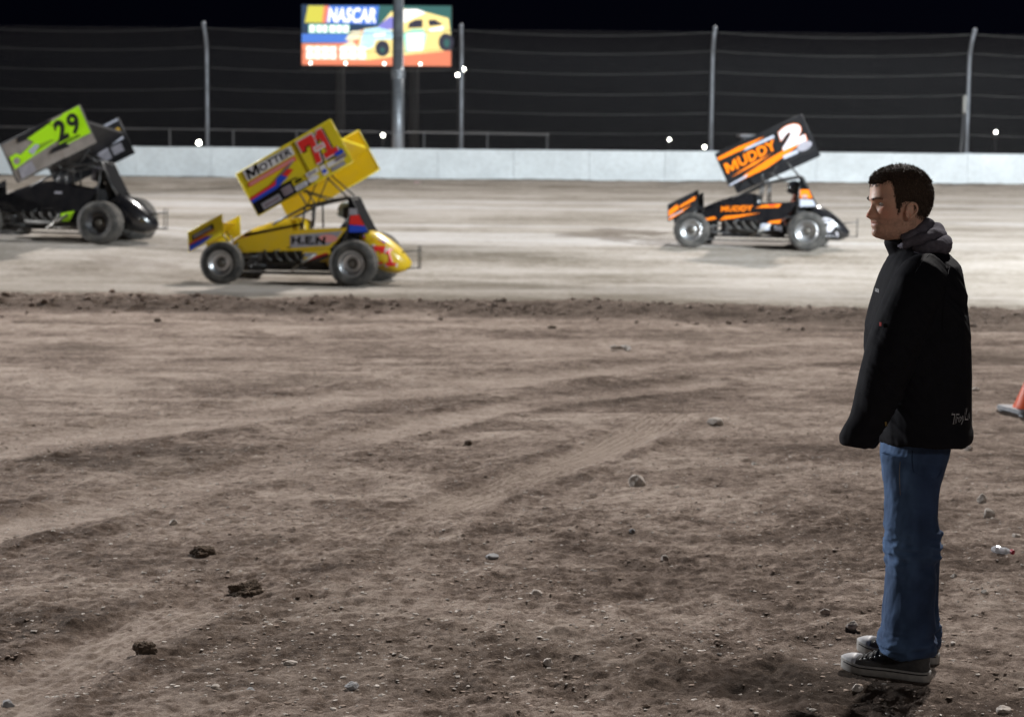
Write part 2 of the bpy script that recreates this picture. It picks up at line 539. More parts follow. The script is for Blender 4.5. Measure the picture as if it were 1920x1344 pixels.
def dirt_material(name, dark, mid, pale, dampc, bscale, bstr, sc=1.0):
    m = bpy.data.materials.new(name); m.use_nodes = True
    nt = m.node_tree; N = nt.nodes; L = nt.links; b = N['Principled BSDF']
    b.inputs['Roughness'].default_value = 0.95; b.inputs['Specular IOR Level'].default_value = 0.15
    at = N.new('ShaderNodeAttribute'); at.attribute_name = 'soil'
    sep = N.new('ShaderNodeSeparateColor'); L.new(at.outputs['Color'], sep.inputs['Color'])
    tc = N.new('ShaderNodeTexCoord')

    def noise(scale, detail=8, rough=0.65):
        n = N.new('ShaderNodeTexNoise'); n.inputs['Scale'].default_value = scale; n.inputs['Detail'].default_value = detail
        n.inputs['Roughness'].default_value = rough
        L.new(tc.outputs['Object'], n.inputs['Vector']); return n
    n1 = noise(9 * sc); n2 = noise(34 * sc, 8, 0.78); n3 = noise(230 * sc, 3, 0.6)

    def math_(op, a, bb):
        k = N.new('ShaderNodeMath'); k.operation = op
        for i, q in enumerate((a, bb)):
            if isinstance(q, (int, float)): k.inputs[i].default_value = q
            else: L.new(q, k.inputs[i])
        return k.outputs[0]
    s = math_('ADD', sep.outputs['Red'], math_('MULTIPLY', math_('SUBTRACT', n1.outputs['Fac'], 0.5), 0.9))
    s = math_('ADD', s, math_('MULTIPLY', math_('SUBTRACT', n2.outputs['Fac'], 0.5), 1.9))
    s = math_('ADD', s, math_('MULTIPLY', math_('SUBTRACT', n3.outputs['Fac'], 0.5), 1.2))
    cr = N.new('ShaderNodeValToRGB'); e = cr.color_ramp.elements
    e[0].position = 0.05; e[0].color = (*dark, 1); e[1].position = 0.95; e[1].color = (*pale, 1)
    k = cr.color_ramp.elements.new(0.45); k.color = (*mid, 1)
    L.new(s, cr.inputs['Fac'])
    mx = N.new('ShaderNodeMix'); mx.data_type = 'RGBA'
    L.new(sep.outputs['Green'], mx.inputs['Factor']); L.new(cr.outputs['Color'], mx.inputs['A'])
    mul = N.new('ShaderNodeMix'); mul.data_type = 'RGBA'; mul.blend_type = 'MULTIPLY'; mul.inputs['Factor'].default_value = 1
    L.new(cr.outputs['Color'], mul.inputs['A']); mul.inputs['B'].default_value = (*dampc, 1)
    L.new(mul.outputs['Result'], mx.inputs['B'])
    L.new(mx.outputs['Result'], b.inputs['Base Color'])
    nb = noise(bscale, 12, 0.8)
    bp = N.new('ShaderNodeBump'); bp.inputs['Strength'].default_value = bstr; bp.inputs['Distance'].default_value = 0.03
    L.new(nb.outputs['Fac'], bp.inputs['Height']); L.new(bp.outputs['Normal'], b.inputs['Normal'])
    return m


def sheet(name, ys, cols, half, fields, material):
    t = np.linspace(-1, 1, cols)
    t = np.sign(t) * (0.55 * np.abs(t) + 0.45 * np.abs(t) ** 3) if cols > 50 else t
    Y = np.repeat(ys[:, None], cols, 1); X = half(ys)[:, None] * t[None, :]
    z, d, g = fields(X.ravel(), Y.ravel())
    V = np.stack([X.ravel(), Y.ravel(), z], 1)
    n = len(ys)
    idx = np.arange(n * cols).reshape(n, cols)
    F = np.stack([idx[:-1, :-1].ravel(), idx[:-1, 1:].ravel(), idx[1:, 1:].ravel(), idx[1:, :-1].ravel()], 1)
    o = np_object(name, V, F, material)
    ca = o.data.color_attributes.new('soil', 'FLOAT_COLOR', 'POINT')
    c = np.stack([d, g, d * 0, d * 0 + 1], 1).astype(np.float32)
    ca.data.foreach_set('color', c.ravel())
    tag(o, kind='structure')
    return o


m_dirt = dirt_material('infield_dirt', (0.100, 0.070, 0.054), (0.245, 0.186, 0.151), (0.47, 0.385, 0.328), (0.42, 0.40, 0.36), 34.0, 1.0)
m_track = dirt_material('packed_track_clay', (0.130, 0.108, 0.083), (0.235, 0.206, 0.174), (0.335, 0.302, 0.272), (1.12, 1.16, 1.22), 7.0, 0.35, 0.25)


def gfields(x, y):
    h, d, g = ground_fields(x, y)
    back = sstep(26.0, 29.0, y)
    h = h * (1 - back) - 0.45 * back
    return h, d, g


ys = [np.linspace(-25, 4.4, 50)]
y0 = [4.45]
while y0[-1] < 28.5:
    y0.append(y0[-1] + max(0.0085, y0[-1] * 0.00165))
ys = np.concatenate(ys + [np.array(y0), np.array([32, 45, 80, 160, 400, 900, 1800.])])
sheet('ground', ys, 820, lambda y: np.where(y < 29, 4.2 + 0.58 * np.maximum(y - 5, 0) + 6 * sstep(4, -5, y), 40 + y * 1.2), gfields, m_dirt)
y0 = [22.6]
while y0[-1] < 73.5:
    y0.append(y0[-1] + max(0.03, (y0[-1] - 22) * 0.0055))
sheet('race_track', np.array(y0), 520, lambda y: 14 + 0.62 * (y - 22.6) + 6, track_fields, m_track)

# ------------------------------------------------------------------ wall and fence
m_wall = mat('white_painted_concrete', (0.80, 0.82, 0.83), 0.75, var=0.10, vscale=0.9, bump=0.2, bscale=9, dust=0.4, dustcol=(0.42, 0.40, 0.37), spec=0.25)
WY = 72.3
WT = P(1060, 281.5, WY).z
mb = MB()
x0, x1 = -48, 48
segs = 32
dx = (x1 - x0) / segs
for i in range(segs):
    xa, xb = x0 + dx * i + 0.006, x0 + dx * (i + 1) - 0.006
    zt = WT - 0.006 * (i % 2)
    prof = [(WY, 1.35), (WY + 0.02, 1.5), (WY + 0.06, zt - 0.03), (WY + 0.09, zt), (WY + 0.36, zt), (WY + 0.4, 1.35)]
    k = len(prof)
    vs = [(xa, a, b) for a, b in prof] + [(xb, a, b) for a, b in prof]
    mb.add(vs, [(j, (j + 1) % k, (j + 1) % k + k, j + k) for j in range(k)] + [tuple(range(k - 1, -1, -1)), tuple(range(k, 2 * k))], 0)
mb.fixn = True
wall = mb.build('retaining_wall', m_wall)
tag(wall, 'long white painted concrete wall along the outer edge of the dirt track', 'wall')

m_galv = mat('galvanised_steel', (0.25, 0.26, 0.285), 0.5, 0.35, var=0.2, vscale=3, bump=0.1)
m_cable = mat('fence_cable_steel', (0.07, 0.068, 0.066), 0.6, 0.2, var=0.15)
# woven wire: a real see-through mesh of 60 mm cells
m_mesh = bpy.data.materials.new('woven_fence_wire'); m_mesh.use_nodes = True
nt = m_mesh.node_tree; N = nt.nodes; L = nt.links; b = N['Principled BSDF']
b.inputs['Base Color'].default_value = (0.088, 0.08, 0.078, 1); b.inputs['Roughness'].default_value = 0.6
tc = N.new('ShaderNodeTexCoord'); sx = N.new('ShaderNodeSeparateXYZ'); L.new(tc.outputs['UV'], sx.inputs[0])


def wire(sock):
    fr = N.new('ShaderNodeMath'); fr.operation = 'FRACT'; L.new(sock, fr.inputs[0])
    lt = N.new('ShaderNodeMath'); lt.operation = 'LESS_THAN'; L.new(fr.outputs[0], lt.inputs[0]); lt.inputs[1].default_value = 0.055
    return lt.outputs[0]


mxm = N.new('ShaderNodeMath'); mxm.operation = 'MAXIMUM'
L.new(wire(sx.outputs['X']), mxm.inputs[0]); L.new(wire(sx.outputs['Y']), mxm.inputs[1])
tr = N.new('ShaderNodeBsdfTransparent'); ms = N.new('ShaderNodeMixShader')
L.new(mxm.outputs[0], ms.inputs[0]); L.new(tr.outputs[0], ms.inputs[1]); L.new(b.outputs[0], ms.inputs[2])
L.new(ms.outputs[0], N['Material Output'].inputs['Surface'])

fence = empty('catch_fence', (0, WY + 0.25, WT))
tag(fence, 'tall wire catch fence with curved steel posts standing on the white wall', 'fence')
HP = 4.65


def fpt(x, hgt, sag=0.0):
    "profile of the fence: upright, the top metre leaning over the track"
    lean = max(0.0, hgt - 3.6)
    return Vector((x, -0.55 * lean * lean * 0.9, hgt - sag))


POSTX = [P(px, 283, WY).x for px in (-92, 387, 864, 1334, 1815, 2296)]
for x in POSTX:
    mb = MB()
    mb.tube([fpt(x, h) for h in (0, 1.2, 2.4, 3.5, 3.9, 4.3, HP + 0.12)], [0.07] * 7, n=12)
    c = fpt(x, HP + 0.12); mb.ball(c, 0.095, 0, 8)
    mb.bbox((x, 0, 0.012), (0.36, 0.3, 0.024), 0.006)
    mb.build('post', m_galv, fence)
allx = [-48] + POSTX + [48]
for hgt in (0.72, 1.5, 2.3, 3.12, 3.92, 4.62):
    mb = MB(); pts = []
    for i in range(len(allx) - 1):
        for k in range(8):
            t = k / 8; x = allx[i] + (allx[i + 1] - allx[i]) * t
            p = fpt(x, hgt, 0.14 * 4 * t * (1 - t) * (0.4 + hgt / 5)); p.y -= 0.10
            pts.append(p)
    mb.tube(pts, 0.012, n=6)
    mb.build('cable', m_cable, fence)
hs = np.linspace(0, HP, 16)
nx = 60
V = []; U = []
for i, hgt in enumerate(hs):
    for j in range(nx + 1):
        p = fpt(-48 + 96 * j / nx, hgt); V.append((p.x, p.y - 0.07, p.z)); U.append(((p.x + 48) / 0.06, hgt / 0.06))
idx = np.arange(len(V)).reshape(len(hs), nx + 1)
F = np.stack([idx[:-1, :-1].ravel(), idx[:-1, 1:].ravel(), idx[1:, 1:].ravel(), idx[1:, :-1].ravel()], 1)
fm = np_object('wire_mesh', V, F, m_mesh, fence)
uv = fm.data.uv_layers.new(name='UVMap')
li = np.empty(len(fm.data.loops), np.int32); fm.data.loops.foreach_get('vertex_index', li)
uv.data.foreach_set('uv', np.array(U, np.float32)[li].ravel())

# low railing behind the wall
RY = 77.0
rail = empty('railing', (0, RY, 1.6))
tag(rail, 'low grey rail with thin uprights behind the wall and under the billboard', 'railing')
zr = P(500, 243, RY).z - 1.6
m_rail = mat('dull_rail_steel', (0.12, 0.12, 0.125), 0.6, 0.2, var=0.2)
mb = MB(); xa, xb = P(-160, 243, RY).x, P(1030, 250, RY).x
mb.tube([(xa, 0, zr + 0.05), (xb, 0, zr - 0.12)], 0.03)
mb.build('top_rail', m_rail, rail)
for px in (55, 190, 318, 437, 556, 675, 795, 914, 1026):
    mb = MB(); x = P(px, 250, RY).x
    mb.tube([(x, 0, -0.3), (x, 0, zr - 0.03)], 0.035); mb.build('upright', m_rail, rail)

# big floodlight mast
mx_ = P(746, 280, 73.6)
mast = empty('floodlight_mast', (mx_.x, 73.6, 1.6))
tag(mast, 'thick grey steel mast rising in front of the bright billboard and out of the picture', 'mast')
mb = MB(); mb.lathe([(0.001, 0), (0.24, 0), (0.235, 4.5), (0.225, 4.5001), (0.19, 12), (0.15, 24), (0.001, 24)], 'Z', n=24)
m_mast = mat('mast_steel', (0.30, 0.32, 0.35), 0.45, 0.5, var=0.18, vscale=2)
mb.build('shaft', m_mast, mast)
zf = P(746, 140, 73.6).z - 1.6
mb = MB()
for dz in (-0.09, 0.09): mb.lathe([(0.2, dz - 0.06), (0.275, dz - 0.06), (0.275, dz + 0.06), (0.2, dz + 0.06)], 'Z', n=24, smooth=False)
for a in range(10): mb.box((0.255 * math.cos(a * .628), 0.255 * math.sin(a * .628), zf * 0), (0.03, 0.03, 0.34))
for i in range(len(mb.V)): mb.V[i] = (mb.V[i][0], mb.V[i][1], mb.V[i][2] + zf)
mb.build('flange', m_mast, mast)
mb = MB(); mb.box((0, 0, 23.6), (3.2, 0.15, 0.15)); mb.box((0, 0, 24.4), (3.2, 0.15, 0.15))
for i in range(5):
    for k in (0, 1): mb.bbox((-1.4 + 0.7 * i, -0.3, 23.7 + 0.8 * k), (0.5, 0.35, 0.5), 0.05)
mb.build('lamp_head', m_mast, mast)

# ------------------------------------------------------------------ billboard
BD = 150.0
a = P(566, 122, BD); c_ = P(846, 12, BD)
BW, BH = c_.x - a.x, c_.z - a.z
bb = empty('billboard', (a.x, BD, 0))
tag(bb, 'large lit billboard with a yellow race car picture high behind the fence', 'billboard')


def em(name, c, s=1.0):
    return mat(name, tuple(0.4 * q for q in c), 0.6, emit=c, estr=s)  # print glows by itself, in place of light from the board's lamps


BM = [mat('billboard_back', (0.05, 0.05, 0.05), 0.8), em('print_white', (1, 0.97, 0.92), 1.6), em('print_teal', (0.05, 0.16, 0.15)),
      em('print_yellow', (0.75, 0.70, 0.10)), em('print_red', (0.90, 0.26, 0.14), 1.15), em('print_blue', (0.10, 0.26, 0.85)), em('print_amber', (1.0, 0.80, 0.30), 1.3),
      em('print_mint', (0.38, 0.88, 0.68), 1.25), em('print_violet', (0.28, 0.27, 0.75)), em('print_sky', (0.55, 0.84, 0.98), 1.3), em('print_dark', (0.05, 0.05, 0.08), 0.9), em('print_cream', (1.0, 0.93, 0.66), 1.2), em('print_navy', (0.03, 0.06, 0.12))]
mb = MB(); zb = a.z
mb.box((BW / 2, 0.32, zb + BH / 2), (BW + 0.1, 0.5, BH + 0.1), 0)
fr = Frame((0, 0.06, zb), (1, 0, 0), (0, 0, 1), (0, -1, 0))
sx_ = BW / 1785.0; sz_ = BH / 705.0     # the board's own drawing units


def bp(pts, m, off): fr.poly(mb, [((x - 45) * sx_, (780 - y) * sz_) for x, y in pts], m, off)


def br(x0, y0, x1, y1, m, off): bp([(x0, y1), (x1, y1), (x1, y0), (x0, y0)], m, off)


def bo(cx, cy, rx, ry, m, off, n=20): bp([(cx + rx * math.cos(2 * math.pi * i / n), cy + ry * math.sin(2 * math.pi * i / n)) for i in range(n)], m, off)


br(45, 75, 1830, 780, 2, 0.01)
br(45, 75, 960, 420, 12, 0.02)
bp([(80, 285), (120, 85), (310, 85), (285, 285)], 3, 0.04)
bp([(285, 285), (310, 85), (370, 85), (335, 285)], 4, 0.04)
bp([(335, 285), (370, 85), (970, 80), (940, 300)], 5, 0.04)
fr.text(mb, 'NASCAR', (355 - 45) * sx_, (780 - 280) * sz_, 575 * sx_, 175 * sz_, 1, bold=0.03, shear=0.12, off=0.06)
for x0_, x1_ in ((130, 205), (215, 285), (290, 355), (370, 450), (455, 530), (535, 612)): br(x0_, 305, x1_, 405, 7, 0.05); br(x0_ + 10, 315, x1_ - 8, 395, 1, 0.06)
br(45, 415, 600, 515, 5, 0.05)
bp([(45, 530), (540, 520), (620, 400), (780, 360), (800, 420), (1150, 560), (1830, 600), (1830, 780), (45, 780)], 4, 0.03)
# the pictured race car
bp([(720, 520), (790, 350), (960, 330), (1110, 150), (1250, 110), (1530, 150), (1800, 220), (1825, 420), (1800, 600), (1250, 660), (820, 720)], 6, 0.05)
bp([(1240, 290), (1250, 120), (1420, 115), (1530, 155), (1400, 210)], 1, 0.07)
bp([(960, 310), (1100, 205), (1180, 215), (1180, 350), (980, 360)], 8, 0.07)
bp([(740, 520), (790, 360), (960, 330), (1150, 380), (1130, 470), (900, 480)], 9, 0.07)
bp([(900, 410), (1050, 385), (1040, 430), (910, 440)], 1, 0.09)
bp([(560, 480), (640, 380), (770, 370), (740, 470), (640, 490)], 11, 0.07)
bp([(1310, 340), (1330, 275), (1400, 240), (1490, 235), (1490, 330)], 10, 0.08)
bp([(1570, 315), (1555, 240), (1640, 235), (1740, 295)], 10, 0.08)
bp([(1255, 400), (1370, 350), (1500, 345), (1540, 420), (1500, 600), (1290, 630)], 7, 0.07)
bp([(1300, 400), (1510, 385), (1490, 600), (1310, 610)], 1, 0.09)
bp([(1560, 350), (1740, 310), (1730, 370), (1570, 380)], 1, 0.09)
bo(1010, 580, 85, 95, 10, 0.09); bo(1010, 600, 30, 35, 2, 0.10); bo(1770, 500, 90, 105, 10, 0.09); bo(1780, 510, 35, 50, 2, 0.10)
bp([(720, 540), (860, 490), (930, 480), (900, 560), (840, 590)], 9, 0.08)
for x0_, x1_ in ((95, 185), (192, 275), (282, 368), (374, 460), (495, 600), (606, 705), (712, 815)): br(x0_, 555, x1_, 715, 11, 0.06); br(x0_ + 8, 565, x1_ - 8, 705, 1, 0.08)
bp([(490, 570), (640, 490), (730, 570)], 11, 0.05)
br(1250, 655, 1830, 780, 4, 0.06)
mb.build('board', BM, bb)
m_blk = mat('dark_steel', (0.02, 0.02, 0.022), 0.8)
for x in (BW * 0.25, BW * 0.75):
    mb = MB(); mb.tube([(x, 0.9, -1), (x, 0.9, zb + BH)], 0.35, n=12); mb.build('post', m_blk, bb)
mb = MB(); mb.box((BW / 2, -0.8, zb - 0.35), (BW, 0.9, 0.06)); mb.build('catwalk', m_blk, bb)
m_lamp = mat('lamp_glass_lit', (0.9, 0.9, 0.85), 0.4, emit=(1, 0.98, 0.86), estr=26)
m_lampb = mat('lamp_glass_dim', (0.9, 0.9, 0.85), 0.4, emit=(0.95, 1.0, 0.9), estr=6)
for x in (0.068, 0.302, 0.56, 0.80):
    mb = MB(); p = (BW * x, -1.1, zb + 0.08)
    mb.ball(p, 0.12, 0, 8); mb.tube([(p[0], p[1], p[2] - 0.15), (p[0], -0.8, zb - 0.34)], 0.04, 1)
    mb.build('lamp', [m_lampb, m_blk], bb)

# ------------------------------------------------------------------ far lamps and bits behind the wall
LAMPS = [((373, 268), 82, 0.13, 'white lamp on a short pole just above the wall by the bent fence post'),
         ((718, 254), 190, 0.20, 'round white lamp glowing just left of the thick steel mast'),
         ((858, 141), 200, 0.21, 'lower lamp of the pair high beside the fence post right of the billboard'),
         ((869, 130), 205, 0.24, 'upper brighter lamp of the pair high beside the fence post right of the billboard'),
         ((1255, 262), 210, 0.17, 'small warm lamp above the wall, well left of the orange and black car'),
         ((1321, 276), 170, 0.17, 'small greenish lamp touching the wall top at the foot of a fence post'),
         ((1867, 248), 190, 0.17, 'lone lamp above the wall at the far right, behind the standing man')]
for (px, py), D, r, lab in LAMPS:
    p = P(px, py, D)
    o = empty('lamp_post', (p.x, D, 0)); tag(o, lab, 'lamp', 'lit lamps in the dark behind the fence')
    r *= 0.8
    mb = MB(); mb.ball((0, 0, p.z), r, 0, 10); mb.build('lamp', m_lamp, o)
    mb = MB(); mb.tube([(0, 0, -0.5), (0, 0.1, p.z - r)], [0.09, 0.05], 0, 8); mb.bbox((0, r + 0.06, p.z), (r * 2.2, 0.12, r * 2.2), 0.03)
    mb.build('pole', m_blk, o)
p = P(1797, 285, 76.0); q = P(1809, 196, 76.0)
o = empty('camera_pole', (p.x, 76, 1.0)); tag(o, 'thin leaning pole with a pale box on top beside the right fence post', 'pole')
mb = MB(); mb.tube([(0, 0, 0), (q.x - p.x, 0, q.z - 1.0)], 0.045); mb.build('pole', m_rail, o)
mb = MB(); mb.bbox((q.x - p.x, -0.1, q.z - 1.0), (0.20, 0.22, 0.75), 0.04); mb.build('camera_box', mat('box_grey', (0.45, 0.44, 0.40), 0.6, var=0.1), o)
p = P(1422, 246, 84.0)
o = empty('equipment_box', (p.x, 84, 0)); tag(o, 'dim grey cabin roof showing above the wall behind the number 2 car', 'equipment')  # plain box put in for an unidentified grey shape
mb = MB(); mb.bbox((0, 0, p.z / 2 - 0.2), (1.5, 1.2, p.z - 0.3), 0.05)
mb.build('equipment_body', mat('equipment_grey', (0.16, 0.17, 0.19), 0.7, var=0.15), o)
mb = MB(); mb.slab([(-0.9, -0.8, p.z - 0.22), (0.9, -0.8, p.z - 0.16), (0.9, 0.8, p.z - 0.1), (-0.9, 0.8, p.z - 0.16)], 0.1); mb.build('roof', mat('equipment_roof', (0.26, 0.28, 0.32), 0.6, var=0.1), o)
# ------------------------------------------------------------------ sprint cars  (u forward, v left, w up)
m_tyre = mat('tyre_rubber_dusty', (0.035, 0.034, 0.033), 0.85, var=0.3, vscale=6, dust=0.55, dustcol=(0.20, 0.18, 0.16), spec=0.3)
m_tread = mat('tyre_tread_dusty', (0.075, 0.070, 0.065), 0.95, var=0.3, vscale=10, dust=0.7, dustcol=(0.24, 0.21, 0.185), spec=0.2)
m_alu = mat('spun_aluminium', (0.60, 0.61, 0.63), 0.34, 0.95, var=0.12, vscale=10, dust=0.35)
m_rimdark = mat('blackened_rim', (0.035, 0.035, 0.04), 0.4, 0.3, dust=0.25)
m_hub = mat('hub_steel', (0.10, 0.09, 0.08), 0.5, 0.6, dust=0.4)
m_blacktube = mat('black_chassis_tube', (0.018, 0.018, 0.02), 0.4, dust=0.25)
m_engine = mat('engine_castings', (0.07, 0.07, 0.075), 0.5, 0.5, var=0.5, vscale=14, dust=0.3)
m_pipe = mat('burnt_header_steel', (0.06, 0.055, 0.05), 0.6, 0.4, var=0.3)
m_chrome = mat('bright_steel_tube', (0.42, 0.40, 0.37), 0.55, 0.35, dust=0.4)
m_floor = mat('floor_pan', (0.03, 0.03, 0.032), 0.6, dust=0.5)
m_seat = mat('seat_black', (0.02, 0.02, 0.022), 0.7)
m_cagepanel = mat('black_cage_panel', (0.006, 0.006, 0.007), 0.8, spec=0.04)
m_skin = mat('skin', (0.64, 0.385, 0.285), 0.48, var=0.10, vscale=22, bump=0.08, bscale=160, spec=0.4)


def _skin_tint():
    nt = m_skin.node_tree; N = nt.nodes; L = nt.links; b = N['Principled BSDF']
    at = N.new('ShaderNodeAttribute'); at.attribute_name = 'tint'
    sep = N.new('ShaderNodeSeparateColor'); L.new(at.outputs['Color'], sep.inputs['Color'])
    cur = b.inputs['Base Color'].links[0].from_socket
    for ch, col, f in (('Green', (0.17, 0.105, 0.085), 0.75), ('Red', (0.36, 0.12, 0.10), 0.8), ('Blue', (0.62, 0.26, 0.18), 0.6)):
        mx = N.new('ShaderNodeMix'); mx.data_type = 'RGBA'
        mu = N.new('ShaderNodeMath'); mu.operation = 'MULTIPLY'; mu.inputs[1].default_value = f
        L.new(sep.outputs[ch], mu.inputs[0]); L.new(mu.outputs[0], mx.inputs['Factor'])
        L.new(cur, mx.inputs['A']); mx.inputs['B'].default_value = (*col, 1); cur = mx.outputs['Result']
    L.new(cur, b.inputs['Base Color'])


_skin_tint()


def rr_section(u, wb, wt, hw_b, hw_t, n=6, v0=0.0):
    "rounded body section at station u"
    pts = []
    rad = min(hw_t, (wt - wb)) * 0.42
    pts.append(Vector((u, v0 + hw_b, wb)))
    for i in range(n + 1):
        a = math.pi / 2 * i / n
        pts.append(Vector((u, v0 + hw_t - rad + rad * math.cos(a), wt - rad + rad * math.sin(a))))
    for i in range(n + 1):
        a = math.pi / 2 * (1 - i / n)
        pts.append(Vector((u, v0 - hw_t + rad - rad * math.cos(a), wt - rad + rad * math.sin(a))))
    pts.append(Vector((u, v0 - hw_b, wb)))
    return pts


def wheel(car, c, r, wd, rim_r, rim_mat, side, front=False):
    "one wheel: tyre (carcass + cut tread) with its rim as sub-part"
    c = Vector(c); h = wd / 2
    mb = MB()
    sw = r - rim_r
    prof = [(rim_r, -h * 0.86), (rim_r + sw * 0.25, -h * 1.02), (rim_r + sw * 0.6, -h * 1.06), (r - 0.035, -h * 0.98), (r - 0.012, -h * 0.86)]
    mb.lathe(prof, 'Y', (0, 0, 0), 48, 0)
    mb.lathe([(a, -b) for a, b in prof[::-1]], 'Y', (0, 0, 0), 48, 0)
    mb.lathe([(r - 0.012, -h * 0.86), (r - 0.012, h * 0.86)], 'Y', (0, 0, 0), 48, 1)
    # tread blocks
    rows = 4 if front else 6
    nb = 34
    for k in range(rows):
        y0 = -h * 0.86 + (2 * h * 0.86) * (k + 0.08) / rows; y1 = -h * 0.86 + (2 * h * 0.86) * (k + 0.92) / rows
        for j in range(nb):
            a0 = 2 * math.pi * (j + 0.08 + 0.5 * (k % 2)) / nb; a1 = a0 + 2 * math.pi / nb * 0.8
            vs = []
            for rr in (r - 0.014, r):
                for a in (a0, a1):
                    for y in (y0, y1): vs.append((rr * math.cos(a), y, rr * math.sin(a)))
            mb.add(vs, [(4, 5, 7, 6), (0, 1, 5, 4), (2, 6, 7, 3), (0, 4, 6, 2), (1, 3, 7, 5)], 1)
    mb.fixn = True
    ty = mb.build('tyre', [m_tyre, m_tread])
    w_ = empty('wheel', c); w_.parent = car
    ty.parent = w_
    mb = MB(); s = side
    d = [(rim_r + 0.012, h * 0.80), (rim_r + 0.014, h * 0.92), (rim_r - 0.004, h * 0.94), (rim_r - 0.02, h * 0.80), (rim_r - 0.028, h * 0.45), (rim_r * 0.62, h * 0.25), (rim_r * 0.42, h * 0.34), (rim_r * 0.40, h * 0.42)]
    mb.lathe([(a, b * s) for a, b in d], 'Y', (0, 0, 0), 48, 0)
    mb.lathe([(rim_r * 0.40, h * 0.42 * s), (rim_r * 0.30, h * 0.46 * s), (rim_r * 0.28, h * 0.62 * s), (rim_r * 0.2, h * 0.66 * s), (0.001, h * 0.66 * s)], 'Y', (0, 0, 0), 32, 1)
    mb.lathe([(rim_r + 0.01, -h * 0.8 * s), (rim_r - 0.03, -h * 0.5 * s), (0.05, -h * 0.35 * s), (0.001, -h * 0.35 * s)], 'Y', (0, 0, 0), 32, 1)
    for j in range(16):
        a = 2 * math.pi * j / 16
        mb.ball((0.9 * rim_r * math.cos(a), h * 0.62 * s, 0.9 * rim_r * math.sin(a)), 0.009, 1, 4)
    mb.fixn = True
    rm = mb.build('rim', [rim_mat, m_hub]); rm.parent = w_
    return w_


def project(vs, bvh, d, off):
    out = []
    for p in vs:
        h, n, i, dist = bvh.ray_cast(Vector(p) - d * 5, d)
        out.append(h - d * off if h is not None else Vector(p))
    return out


def proj_text(mb, bvh, txt, o, e1, e2, w_, h_, d, m, bold, shear, off, rise=0.0):
    v, f, _ = text2d(txt, bold)
    vs = [Vector(o) + Vector(e1) * (a * w_ + b * h_ * shear) + Vector(e2) * (b * h_ + a * w_ * rise) for a, b in v]
    o_ = []
    bad = False
    mb.add(project(vs, bvh, Vector(d), off), f, m)


